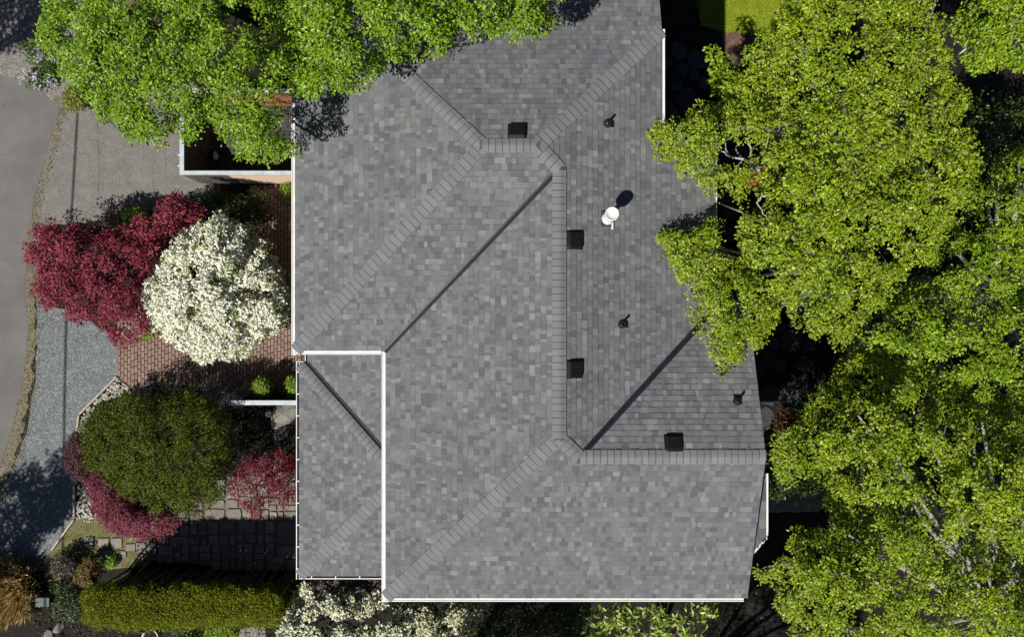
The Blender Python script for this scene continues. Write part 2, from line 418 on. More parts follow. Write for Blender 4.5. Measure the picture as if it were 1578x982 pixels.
zLW = plane((LW, 0), (1, 0), ZL); zLS = plane((0, LS), (0, 1), ZL); zLW2 = plane((LW2, 0), (1, 0), ZL)
zLN = lambda x, y: ZL + (LN - y) * SL
PL = [  # (pieces, z function, upslope dir, eave reference, roof key)
    ([[(-5.81, -.87), (XA, YR), (-5.81, 9.31)]], zNWw, (1, 0), -5.81, 'u'),
    ([[(-5.81, -.87), (-3.387, -.87), (XMR, YM), (XB, YR), (XA, YR)]], zNWs, (0, 1), -.87, 'u'),
    ([[(-3.387, -7.5), (XMR, YMS), (XMR, YM), (-3.387, -.87)]], zMW, (1, 0), -3.387, 'u'),
    ([[(XMR, YMS), (XWR, -3.45), (5.41, YV), (5.41, 4.83), (XB + .61, 4.83), (XMR, YM)], [(XB, YR), (XMR, YM), (XB + .61, 4.83)], [(XB + .61, 4.83), (3.88, 4.83), (3.88, YNE)]], zE, (-1, 0), -5.41, 'u'),
    ([[(-3.387, -7.5), (XWR, -7.5), (XWR, -3.45), (XMR, YMS)], [(XWR, -7.5), (6.3, -7.5), (6.3, -3.45), (XWR, -3.45)]], zS, (0, 1), -7.5, 'u'),
    ([[(XWR, -3.45), (6.3, -3.45), (6.3, YV), (5.41, YV)]], zWN, (0, -1), -YV, 'u'),
    ([[(XA, YR), (XB, YR), (3.88, YNE), (3.88, 9.31), (-5.81, 9.31)]], zN, (0, -1), -9.31, 'u'),
    ([[(LW, LS), (-3.13, LS + 3.085), (-3.13, LN - 3.085), (LW, LN)]], zLW, (1, 0), LW, 'l'),
    ([[(LW, LS), (-2.95, LS), (-2.95, LS + 3.085), (-3.13, LS + 3.085)]], zLS, (0, 1), LS, 'l'),
    ([[(LW2, LN), (-3.13, LN - 2.84), (-3.13, -.45), (LW2, -.45)]], zLW2, (1, 0), LW2, 'l'),
    ([[(LW, LN), (-3.13, LN - 3.085), (-3.13, LN - 2.84), (LW2, LN)]], zLN, (0, -1), -LN, 'l'),
]
def ccw(poly):
    a = sum(poly[i - 1][0] * poly[i][1] - poly[i][0] * poly[i - 1][1] for i in range(len(poly)))
    return poly if a > 0 else poly[::-1]
def clip(sub, cl):
    cl = ccw(cl); out = sub
    for i in range(len(cl)):
        a = cl[i - 1]; b = cl[i]; inp = out; out = []
        if not inp: return []
        f = lambda p: (b[0] - a[0]) * (p[1] - a[1]) - (b[1] - a[1]) * (p[0] - a[0])
        for k in range(len(inp)):
            p, q = inp[k - 1], inp[k]; fp, fq = f(p), f(q)
            if (fp >= 0) != (fq >= 0):
                t = fp / (fp - fq); out.append((p[0] + (q[0] - p[0]) * t, p[1] + (q[1] - p[1]) * t))
            if fq >= 0: out.append(q)
    return out
def area(poly): return abs(sum(poly[i - 1][0] * poly[i][1] - poly[i][0] * poly[i - 1][1] for i in range(len(poly)))) / 2
roofs = {}
for key, nm in (('u', 'roof'), ('l', 'porch_roof')):
    mb = MB()
    for pieces, zf, up, e0, k in PL:
        if k != key: continue
        for pc in pieces:
            pc = ccw(pc); n = len(mb.v); m = len(pc)
            mb.v += [(x, y, zf(x, y) - .16) for x, y in pc] + [(x, y, zf(x, y) - .004) for x, y in pc]
            mb.f.append(tuple(n + i for i in reversed(range(m)))); mb.f.append(tuple(n + m + i for i in range(m)))
            for i in range(m): mb.f.append((n + i, n + (i + 1) % m, n + m + (i + 1) % m, n + m + i))
    roofs[key] = mb.build(nm, M['under'], house)
roofs['l']['label'] = 'lower shingle roof over the entrance porch with open gutters'
PAL = [((.121, .124, .131), 28), ((.112, .118, .127), 20), ((.147, .151, .158), 15), ((.091, .095, .103), 15), ((.126, .126, .126), 7), ((.134, .143, .149), 9), ((.168, .174, .182), 5), ((.101, .108, .114), 9)]
def pick(pal):
    r = random.random() * sum(q for _, q in pal)
    for c, q in pal:
        r -= q
        if r <= 0: break
    j = random.uniform(.92, 1.08); return tuple(max(0, k * j * random.uniform(.985, 1.015)) for k in c)
EX = .1415
COVER = []      # filled with foliage outlines before the shingles are chosen
tabs = []       # (visible pixel area, key, faces)
def tab_faces(poly, zf, up, v0, v1, t, col):
    up = Vector(up)
    def z(p):
        v = p[0] * up.x + p[1] * up.y; return zf(*p) + .001 + t * (v1 - v) / (v1 - v0)
    top = [(p[0], p[1], z(p)) for p in poly]; out = [top]
    for i in range(len(top)):
        a, b = top[i - 1], top[i]
        if math.dist(a, b) < .004: continue
        out.append([a, (a[0], a[1], zf(a[0], a[1]) - .003), (b[0], b[1], zf(b[0], b[1]) - .003), b])
    return (out, col)
for pieces, zf, up, e0, key in PL:
    allp = [p for pc in pieces for p in pc]; upv = Vector(up); al = Vector((-upv.y, upv.x))
    vs = [p[0] * upv.x + p[1] * upv.y for p in allp]; us = [p[0] * al.x + p[1] * al.y for p in allp]
    k = 0
    while e0 + k * EX < max(vs):
        v0, v1 = e0 + k * EX, e0 + (k + 1) * EX
        u = min(us) - random.uniform(0, .4); last = None
        hi = random.random() < .5
        while u < max(us):
            wd = random.choice((.065, .08, .10, .12, .14, .16, .19)) * random.uniform(.9, 1.1); hi = not hi if random.random() < .8 else hi
            t = .015 if hi else .006; col = pick(PAL)
            last = col
            bw = random.choice((0, .010, .014, .018)) if not hi or random.random() < .4 else 0
            mk = lambda va, vb: ccw([(upv.x * v + al.x * q, upv.y * v + al.y * q) for q, v in ((u, va), (u + wd, va), (u + wd, vb), (u, vb))])
            for pc in pieces:
                c = clip(mk(v0, v1 - bw), pc)
                if len(c) < 3 or area(c) < 2e-4: continue
                cx = sum(p[0] for p in c) / len(c); cy = sum(p[1] for p in c) / len(c); zz = zf(cx, cy); px, py = PX(cx, cy, zz)
                vis = area(c) * (F / (ZC - zz)) ** 2 if 6 < px < 1572 and 6 < py < 976 else 0
                tf = [tab_faces(c, zf, up, v0, v1, t, col)]
                if bw:
                    c2 = clip(mk(v1 - bw, v1), pc)
                    if len(c2) >= 3: tf.append((tab_faces(c2, zf, up, v0, v1, t, col)[0][:1], tuple(q * .62 for q in col)))
                tabs.append([vis, key, px, py, tf])
            u += wd
        k += 1

def cap_line(name, key, A, B, zl, zr, w_=.175, pitch=.172):
    """overlapping cap shingles along A-B (plan); zl/zr: roof height functions on the left and right side"""
    A, B = Vector(A), Vector(B); d = (B - A); L = d.length; d.normalize(); p = Vector((-d.y, d.x)); zA = zl(*A); zB = zl(*B)
    g = (zB - zA) / L; n = max(2, round(L / pitch)); st = L / n
    m = []
    for var in range(3):
        mb = MB(); xs = [-w_, -w_ * .5, -.045, 0, .045, w_ * .5, w_]
        rows = []
        for along, lift in ((-.006, .040), (st - .026, .030), (st - .025, .030), (st + .05, .018)):
            row = []
            for q in xs:
                pt = A + d * along + p * q; zz = (zl if q >= 0 else zr)(*pt); rnd = -.008 if q == 0 else 0
                row.append((d.x * along + p.x * q, d.y * along + p.y * q, zz - zA + lift + rnd + random.uniform(-.002, .002)))
            rows.append(row)
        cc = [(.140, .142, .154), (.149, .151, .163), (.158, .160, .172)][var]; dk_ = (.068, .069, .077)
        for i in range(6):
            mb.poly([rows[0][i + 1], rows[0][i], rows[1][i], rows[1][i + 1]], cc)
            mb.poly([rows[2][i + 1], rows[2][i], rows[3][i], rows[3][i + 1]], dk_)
            a, b = rows[0][i], rows[0][i + 1]; mb.poly([a, b, (b[0], b[1], b[2] - .035), (a[0], a[1], a[2] - .035)], cc)
        for r in ((rows[3][0], rows[0][0]), (rows[0][6], rows[3][6])):
            a, b = r; mb.poly([a, b, (b[0], b[1], b[2] - .03), (a[0], a[1], a[2] - .03)], cc)
        m.append(mb.mesh(name))
    for k in range(n):
        q = A + d * st * k
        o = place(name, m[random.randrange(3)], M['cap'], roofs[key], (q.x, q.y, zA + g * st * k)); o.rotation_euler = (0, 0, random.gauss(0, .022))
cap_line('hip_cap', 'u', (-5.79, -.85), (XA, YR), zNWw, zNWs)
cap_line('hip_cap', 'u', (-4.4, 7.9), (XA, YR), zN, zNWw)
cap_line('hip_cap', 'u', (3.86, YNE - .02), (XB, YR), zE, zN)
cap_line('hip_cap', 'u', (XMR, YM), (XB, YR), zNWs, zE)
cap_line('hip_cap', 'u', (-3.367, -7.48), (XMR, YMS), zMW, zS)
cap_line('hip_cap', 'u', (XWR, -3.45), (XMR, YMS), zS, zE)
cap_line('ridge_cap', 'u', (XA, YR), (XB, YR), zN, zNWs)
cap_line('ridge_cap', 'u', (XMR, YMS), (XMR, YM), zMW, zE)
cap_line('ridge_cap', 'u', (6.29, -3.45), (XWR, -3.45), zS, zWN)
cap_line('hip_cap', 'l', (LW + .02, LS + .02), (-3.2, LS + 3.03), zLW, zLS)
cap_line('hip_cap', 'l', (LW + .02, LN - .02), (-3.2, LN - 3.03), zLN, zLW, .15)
def valley(key, A, B, zl, zr, w_=.074):
    A, B = Vector(A), Vector(B); d = (B - A).normalized(); p = Vector((-d.y, d.x)); mb = MB()
    xs = [-w_, -.016, 0, .016, w_]; row = []
    for e in (A, B):
        r = []
        for q in xs:
            pt = e + p * q; r.append((pt.x, pt.y, max(zl(*pt), zr(*pt)) * 0 + (zl if q >= 0 else zr)(*pt) + (.042 if q == 0 else .020)))
        row.append(r)
    for i in range(4): mb.poly([row[0][i], row[0][i + 1], row[1][i + 1], row[1][i]])
    for r in ((row[0][0], row[1][0]), (row[1][4], row[0][4])): mb.poly([r[0], r[1], (r[1][0], r[1][1], r[1][2] - .03), (r[0][0], r[0][1], r[0][2] - .03)])
    mb.build('valley_flashing', M['valley'], roofs[key])
valley('u', (-3.41, -.9), (XMR - .14, YM - .14), zNWs, zMW, .066)
valley('u', (5.43, YV + .02), (XWR + .12, -3.33), zWN, zE)
valley('l', (LW2 - .02, LN + .02), (-3.15, LN - 2.80), zLW2, zLN, .08)

def gutter(A, B, out, z, wd=.12, cover=True, hang=0):
    """white eaves gutter from A to B (plan, along the shingle edge); out = outward unit vector"""
    A, B, o_ = Vector(A), Vector(B), Vector(out)
    zt = z - .035
    prof = [(0.0, zt - .12), (wd * .75, zt - .12), (wd, zt - .03), (wd, zt), (wd - .022, zt), (wd - .022, zt - .016), (0.024, zt - .016), (0.0, zt + .0)]
    mb = MB(); k = len(prof)
    for e in (A, B): mb.v += [(e.x + o_.x * q, e.y + o_.y * q, h) for q, h in prof]
    mb.f += [(i, (i + 1) % k, k + (i + 1) % k, k + i) for i in range(k)]; mb.f += [tuple(reversed(range(k))), tuple(range(k, 2 * k))]
    me = mb.mesh('gutter'); gt = place('gutter', me, M['white'], house)
    if cover:
        g2 = MB(); q0, q1 = wd * .42, wd * .47
        g2.poly([(A.x + o_.x * q0, A.y + o_.y * q0, zt - .012), (A.x + o_.x * q1, A.y + o_.y * q1, zt - .012), (B.x + o_.x * q1, B.y + o_.y * q1, zt - .012), (B.x + o_.x * q0, B.y + o_.y * q0, zt - .012)])
        g2.build('seam', M['cappaint'], gt)
    else:
        g2 = MB(); q0, q1 = .002, wd - .022
        g2.poly([(A.x + o_.x * q0, A.y + o_.y * q0, zt - .011), (A.x + o_.x * q1, A.y + o_.y * q1, zt - .011), (B.x + o_.x * q1, B.y + o_.y * q1, zt - .011), (B.x + o_.x * q0, B.y + o_.y * q0, zt - .011)])
        g2.build('leaf_guard', M['guard'], gt)
        n = int((B - A).length / .62); hm = MB(); hm.box((0, 0, 0), (.028, .10, .012), math.atan2(o_.y, o_.x) + math.pi / 2); hme = hm.mesh('hanger')
        for i in range(n):
            q = A + (B - A) * ((i + .5) / n) + o_ * (wd * .5); place('hanger', hme, M['white'], gt, (q.x, q.y, zt + .001))
    return gt
gutter((-5.81, 9.4), (-5.81, -.99), (-1, 0), ZE, .105); gutter((-5.81, -.87), (-3.51, -.87), (0, -1), ZE, .10)
gutter((-3.387, -.89), (-3.387, -7.62), (-1, 0), ZE, .108); gutter((-3.385, -7.5), (6.22, -7.5), (0, -1), ZE, .108)
gutter((3.88, 4.9), (3.88, YNE + .05), (1, 0), zE(3.88, 0), .085); gutter((5.41, YV + .05), (5.41, 4.83), (1, 0), zE(5.41, 0), .06)
gutter((LW, LN + .09), (LW, LS - .11), (-1, 0), ZL, .10, False); gutter((LW + .002, LS), (-3.4, LS), (0, -1), ZL, .10, False)
gutter((LW2, -.5), (LW2, LN + .09), (-1, 0), ZL + .002, .09, False); gutter((LW - .09, LN), (LW2 - .1, LN), (0, 1), ZL - .002, .085, False)
# walls under the eaves
for x0, x1, y0, y1, zt in ((-5.4, 3.45, -.45, 8.95, 5.3), (-2.95, 5.0, -7.05, 4.4, 5.31), (1.5, 5.9, -7.047, -.15, 5.32), (-5.85, -2.9, -7.1, -1.75, 3.66), (-5.6, -2.9, -1.76, -.4, 3.65)):
    mb = MB(); mb.box(((x0 + x1) / 2, (y0 + y1) / 2, (zt - 2.3) / 2), (x1 - x0, y1 - y0, zt + 2.3)); mb.build('wall', M['siding'], house)
gb = MB(); gb.poly([(5.903, -7.0, 5.3), (5.903, -.2, 5.3), (5.903, -.2, zWN(0, -.2) - .2), (5.903, -3.45, ZW - .2), (5.903, -7.0, zS(0, -7.0) - .2)]); gb.build('gable', M['siding'], house)
# bay with its own small roof on the garden gable
bay = [(5.9, -6.75), (6.55, -6.75), (7.1, -6.12), (7.1, -4.35), (6.55, -3.7), (5.9, -3.7)]
bw_ = MB(); bw_.prism([(5.92, -6.6), (6.5, -6.6), (6.98, -6.05), (6.98, -4.42), (6.5, -3.85), (5.92, -3.85)], .3, 4.55); bay_o = bw_.build('bay', M['siding'], house)
zb = 4.66; br = MB(); apex = [(5.93, -6.2, zb + .45), (5.93, -4.3, zb + .45)]
o3 = [(x, y, zb) for x, y in bay]
bcol = []
for q in ([o3[0], o3[1], apex[0]], [o3[1], o3[2], apex[0]], [o3[2], o3[3], apex[1], apex[0]], [o3[3], o3[4], apex[1]], [o3[4], o3[5], apex[1]]):
    br.poly(q, (.16, .16, .16))
br.build('bay_roof', M['shingle'], bay_o)
bt = MB()
for a, b, t0 in ((o3[2], o3[3], 0), (o3[1], o3[2], 1)):
    for k in range(5):
        for j in range(7):
            A, B = Vector(a), Vector(b); ap0, ap1 = (Vector(apex[0]), Vector(apex[1])) if t0 == 0 else (Vector(apex[0]), Vector(apex[0]))
            u0, u1 = j / 7, (j + 1) / 7; v0, v1 = k / 5, (k + 1) / 5
            f = lambda u, v: (A.lerp(B, u)).lerp(ap0.lerp(ap1, u), v)
            q = [f(u0, v0) + Vector((0, 0, .016)), f(u1, v0) + Vector((0, 0, .016)), f(u1, v1) + Vector((0, 0, .006)), f(u0, v1) + Vector((0, 0, .006))]
            bt.poly(q, pick(PAL)); bt.poly([q[1], q[0], q[0] - Vector((0, 0, .016)), q[1] - Vector((0, 0, .016))], (.1, .1, .1))
bt.build('bay_shingles', M['shingle'], bay_o)
for a, b in ((bay[3], bay[2]), (bay[2], bay[1])):
    A, B = Vector(a), Vector(b); d = (B - A).normalized(); out = Vector((d.y, -d.x)) * -1
    if out.x < 0: out = -out
    gt = gutter(A, B, out, zb + .02, .07)
    gt.parent = bay_o; gt.location = (0, 0, 0)

# roof fittings
def hit(px, py, zf, it_=6):
    z = 6.5
    for _ in range(it_): p = P(px, py, z); z = zf(p.x, p.y)
    return P(px, py, z)
def slope_frame(down):
    d = Vector((down[0], down[1], -SL)).normalized(); s_ = Vector((-down[1], down[0], 0)); n = s_.cross(d)
    if n.z < 0: n = -n; s_ = -s_
    return Matrix((s_, d, n)).transposed()
def box_vent(px, py, zf, down, label):
    c = hit(px, py, zf); R = slope_frame(down)
    v = empty('roof_vent', c); v.parent = house; v['label'] = label
    f = MB(); f.box(c + R @ Vector((0, .0, .018)), (.46, .46, .012), M=R); f.build('flange', M['black'], v)
    h = MB(); prof = [(-.19, .02), (-.19, .04), (-.13, .10), (.17, .115), (.20, .09), (.20, .05)]; n0 = 0
    sec = [(-.205, .82), (-.17, 1), (.17, 1), (.205, .82)]
    for x, k in sec: h.v += [tuple(c + R @ Vector((x, y * (.94 if k < 1 else 1), z * k))) for y, z in prof]
    m = len(prof)
    for i in range(3):
        for j in range(m): h.f.append((i * m + j, i * m + (j + 1) % m, (i + 1) * m + (j + 1) % m, (i + 1) * m + j))
    h.f += [tuple(range(m)), tuple(reversed(range(3 * m, 4 * m)))]
    h.build('hood', M['black'], v)
    for i in range(5):
        l = MB(); l.box(c + R @ Vector((-.13 + i * .065, .03, .112)), (.012, .22, .012), M=R); l.build('rib', M['black'], v)
zEv = zE
box_vent(797, 204, zN, (0, 1), 'black box vent just above the short top ridge')
box_vent(884, 370, zE, (1, 0), 'black box vent beside the long ridge nearest the white pipe')
box_vent(884, 569, zE, (1, 0), 'black box vent beside the lower end of the long ridge')
box_vent(1038, 685, zWN, (0, 1), 'black box vent above the wing ridge')
def pipe_vent(px, py, zf, down, label):
    c = hit(px, py, zf); R = slope_frame(down); v = empty('pipe_vent', c); v.parent = house; v['label'] = label
    f = MB(); f.box(c + R @ Vector((0, .05, .02)), (.17, .24, .01), M=R); f.build('flashing', M['black'], v)
    b = MB(); b.lathe([(.115, -.02), (.11, .03), (.09, .075), (.055, .11), (.045, .13)], 16, o=c); b.build('boot', M['boot'], v, True)
    p = MB(); p.lathe([(.034, .0), (.034, .33), (.027, .33), (.027, .26)], 12, o=c); p.build('pipe', M['black'], v, True)
pipe_vent(936, 190, zE, (1, 0), 'small black pipe vent near the top corner of the roof')
pipe_vent(958, 500, zE, (1, 0), 'small black pipe vent below the white flue')
pipe_vent(1136, 619, zWN, (0, 1), 'small black pipe vent near the wing gable edge')
c = hit(936, 337, zE); fl = empty('flue', c); fl.parent = house; fl['label'] = 'white metal flue with a round cap casting a long shadow'
R = slope_frame((1, 0))
b = MB(); b.box(c + R @ Vector((0, 0, .02)), (.40, .36, .01), M=R); b.build('flashing', M['patio'], fl)
b = MB(); b.lathe([(.165, -.05), (.16, .06), (.13, .16), (.075, .24), (.07, .26)], 20, o=c); b.build('storm_collar', M['white'], fl, True)
b = MB(); b.lathe([(.06, 0), (.06, .70)], 14, o=c); b.build('pipe', M['white'], fl, True)
b = MB(); b.lathe([(.10, .66), (.165, .70), (.165, .84), (.15, .845), (.14, .82), (.05, .80)], 24, o=c); b.build('cap', M['white'], fl, True)
b = MB(); b.box(c + R @ Vector((.15, .12, .035)), (.24, .045, .03), M=R); b.build('bracket', M['white'], fl)

# timber landing beside the porch
dk = empty('deck', P(520, 905, .3), 'narrow brown timber deck under the porch eave', 'deck')
for k in range(5):
    a = P(448, 892 + k * 5.2, .3); mb = MB(); mb.box((a.x + 1.75, a.y, .3 + random.uniform(-.004, .004)), (3.5, .104, .04)); mb.build('plank', M['deck'], dk)

# ------------------------------------------------------------------ walled courtyard by the driveway
cy = empty('courtyard_wall', P(284, 280), 'peach stucco courtyard wall with pale painted caps against the house', 'wall')
xw, xe, ys, yn, hw = -10.72, -5.95, 4.74, 7.42, 1.5
def wallbox(x0, x1, y0, y1, mat, nm='wall_panel', z=hw):
    mb = MB(); mb.box(((x0 + x1) / 2, (y0 + y1) / 2, z / 2), (x1 - x0, y1 - y0, z)); return mb.build(nm, mat, cy)
wallbox(xw - .05, xw + .05, ys - .05, yn + .05, M['gatewood']); wallbox(-9.3, -5.41, ys - .05, ys + .05, M['stucco']); wallbox(xw + .05, -5.41, yn - .05, yn + .05, M['terracotta'])  # west panel: dark timber colour stands in for shade on its inner face
gt = wallbox(-10.67, -9.31, ys - .03, ys + .03, M['gatewood'], 'gate', 1.46)
for k in range(9):
    mb = MB(); mb.box((-10.60 + k * .152, ys - .045, .74), (.13, .03, 1.4)); mb.build('gate_board', M['gatewood'], gt)
for x0, x1, y0, y1 in ((xw - .07, xw + .07, ys - .07, yn + .07), (xw + .072, -5.41, ys - .065, ys + .065), (xw + .072, -5.41, yn - .07, yn + .07)):
    mb = MB(); mb.box(((x0 + x1) / 2, (y0 + y1) / 2, hw + .022), (x1 - x0, y1 - y0, .045)); mb.build('cap', M['cappaint'], cy)
for yy in (5.0, 5.35):
    mb = MB(); mb.box((xw - .13, yy, 1.38), (.16, .03, .03)); mb.build('hook', M['white'], cy)
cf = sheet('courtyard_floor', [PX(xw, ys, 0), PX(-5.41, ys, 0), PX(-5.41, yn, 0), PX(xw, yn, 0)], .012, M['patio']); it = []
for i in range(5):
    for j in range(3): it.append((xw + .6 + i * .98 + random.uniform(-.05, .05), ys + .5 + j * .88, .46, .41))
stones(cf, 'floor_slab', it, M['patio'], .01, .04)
def chair(px, py, label, rot):
    a = P(px, py, .05); o = empty('garden_chair', a, label, 'chair', 'metal chairs in the courtyard')
    R = Matrix.Rotation(rot, 3, 'Z'); q = lambda x, y, z: a + R @ Vector((x, y, z))
    m = MB(); m.lathe([(.2, .43), (.22, .44), (.21, .455)], 14, o=a); m.build('seat', M['black'], o)
    for x, y in ((-.17, -.17), (.17, -.17), (-.17, .17), (.17, .17)):
        m = MB(); m.tube([q(x * .8, y * .8, .44), q(x, y, .2), q(x * 1.15, y * 1.15, 0)], [.012] * 3, 6); m.build('leg', M['black'], o)
    m = MB(); m.tube([q(-.18, .18, .44), q(-.19, .24, .7), q(-.1, .27, .88), q(.1, .27, .88), q(.19, .24, .7), q(.18, .18, .44)], [.012] * 6, 6); m.build('backrest', M['black'], o)
chair(336, 246, 'black wrought metal chair just inside the courtyard corner', .6)
chair(384, 176, 'black wrought metal chair by the terracotta wall', 2.6)

# white topped garden fence by the porch
fe = empty('fence', P(358, 619, 0), 'short garden fence with a broad white cap board beside the porch', 'fence')
fa, fz = P(357, 621, 1.5), P(470, 621, 1.5)
mb = MB(); mb.box(((fa.x + fz.x) / 2, fa.y, 1.5), (fz.x - fa.x, .15, .05)); mb.build('cap_board', M['cappaint'], fe)
for k in range(14):
    mb = MB(); mb.box((fa.x + .12 + k * .165, fa.y, .74), (.15, .025, 1.42)); mb.build('fence_board', M['deck'], fe)
for x in (fa.x + .05, (fa.x + fz.x) / 2, fz.x - .05):
    mb = MB(); mb.box((x, fa.y - .055, .735), (.08, .08, 1.47)); mb.build('post', M['deck'], fe)

def boulder(px, py, rx, ry, rz, mat, label, group='boulders by the porch'):
    a = P(px, py, 0); me = blob(rx, ry, rz, 3, .22); o = place('boulder', me, mat, None, (a.x, a.y, rz * .45)); tag(o, label, 'rock', group)
    me.polygons.foreach_set('use_smooth', [len(p.vertices) > 0 for p in me.polygons]); o.rotation_euler = (0, 0, random.uniform(0, 3)); return o
boulder(441, 635, .62, .40, .20, M['rock'], 'large flat grey boulder beneath the white fence cap')
boulder(416, 637, .13, .11, .13, M['palerock'], 'small pale boulder at the foot of the white capped fence')
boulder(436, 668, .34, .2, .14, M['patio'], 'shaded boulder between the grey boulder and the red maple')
boulder(428, 870, .28, .22, .2, M['rock'], 'greenish boulder at the end of the flagstone path')
boulder(92, 968, .22, .15, .08, M['rock'], 'flat grey rock at the photo edge near the hedge end', 'rocks near the hedge end')
boulder(78, 979, .2, .14, .08, M['rock'], 'grey rock lowest beside the green utility box', 'rocks near the hedge end')
boulder(113, 952, .13, .1, .12, M['palerock'], 'little white stone beside the clipped hedge', 'rocks near the hedge end')
ub = empty('utility_box', P(72, 925), 'small pale green utility box beside the tawny grass', 'utility box')
a = P(72, 925, .3); mb = MB(); mb.box((a.x, a.y, .25), (.42, .26, .5)); mb.build('cabinet', M['utility'], ub)
mb = MB(); mb.box((a.x, a.y, .515), (.46, .30, .03)); mb.build('lid', M['utility'], ub)
for px, py, r, lb in ((15, 841, .075, 'round white globe lamp in the shadow by the gravel'), (18, 853, .05, 'smaller white globe lamp beside the larger one')):
    a = P(px, py, .4); lo = empty('garden_lamp', (a.x, a.y, 0), lb, 'lamp', 'white globe lamps by the gravel')
    m = MB(); m.tube([(a.x, a.y, 0), (a.x, a.y, .38)], [.02, .02], 8); m.build('post', M['black'], lo)
    m = MB(); m.lathe([(r * math.sin(k * math.pi / 8), .4 + r - r * math.cos(k * math.pi / 8)) for k in range(1, 8)], 16, o=(a.x, a.y, 0)); m.build('globe', M['white'], lo, True)
a = P(231, 984, .5); pl = empty('planter', (a.x, a.y, 0), 'round planter with a pale rim below the clipped hedge', 'planter')
m = MB(); m.lathe([(.2, 0), (.27, .45), (.29, .5), (.25, .5), (.24, .42), (.1, .40)], 28, o=(a.x, a.y, 0)); m.build('pot', M['palerock'], pl, True)
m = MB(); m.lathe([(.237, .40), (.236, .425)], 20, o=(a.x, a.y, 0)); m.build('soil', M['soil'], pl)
# overhead utility cables, west of the frame, whose shadows cross the driveway and gravel
for k, (dx, lb) in enumerate(((0, 'thin black overhead utility cable along the road'), (.05, 'second thin overhead utility cable close beside the first'))):
    h = 7.0; pts = []
    for px, py in ((128, -200), (124, 100), (119, 180), (112, 300), (104, 420), (101, 520), (99, 620), (98, 700), (96, 900), (95, 1200)):
        a = P(px, py); pts.append((a.x - SA * h + dx, a.y - SB * h, h))
    m = MB(); m.tube(pts, [.019] * len(pts), 6); o = m.build('overhead_cable', M['cable']); tag(o, lb, 'cable', 'overhead utility cables')

# ------------------------------------------------------------------ foliage
def leaf_mesh(name, C, D, Nn, L, W, colr, fold=.18):
    Sd = np.cross(Nn, D); Sd /= np.linalg.norm(Sd, axis=1, keepdims=True) + 1e-9
    L = L[:, None]; W = W[:, None]; n = len(C)
    mid = C + D * L * .52 + Nn * fold * W
    V = np.stack([C, mid + Sd * W * .5, C + D * L - Nn * L * .08, mid - Sd * W * .5], 1)
    V[:, 0] += 0; V = V.reshape(-1, 3).astype(np.float32)
    b = np.arange(n)[:, None] * 4
    idx = (b + np.array([0, 3, 2, 0, 2, 1])).ravel().astype(np.int32)
    me = bpy.data.meshes.new(name); me.vertices.add(n * 4); me.vertices.foreach_set('co', V.ravel())
    me.loops.add(n * 6); me.loops.foreach_set('vertex_index', idx); me.polygons.add(n * 2)
    me.polygons.foreach_set('loop_start', np.arange(n * 2, dtype=np.int32) * 3); me.polygons.foreach_set('loop_total', np.full(n * 2, 3, np.int32))
    a = me.color_attributes.new('col', 'FLOAT_COLOR', 'POINT'); ca = np.ones((n * 4, 4), np.float32); ca[:, :3] = np.repeat(colr, 4, 0)
    a.data.foreach_set('color', ca.ravel()); me.update(calc_edges=True); return me
def unit(a): return a / (np.linalg.norm(a, axis=1, keepdims=True) + 1e-9)
def pal_cols(n, pal, jit=.16):
    cs = np.array([c for c, _ in pal]); p = np.array([q for _, q in pal], float); p /= p.sum()
    c = cs[RNG.choice(len(cs), n, p=p)]
    return np.clip(c * RNG.uniform(1 - jit, 1 + jit, (n, 1)) * RNG.uniform(.96, 1.04, (n, 3)), 0, 1)
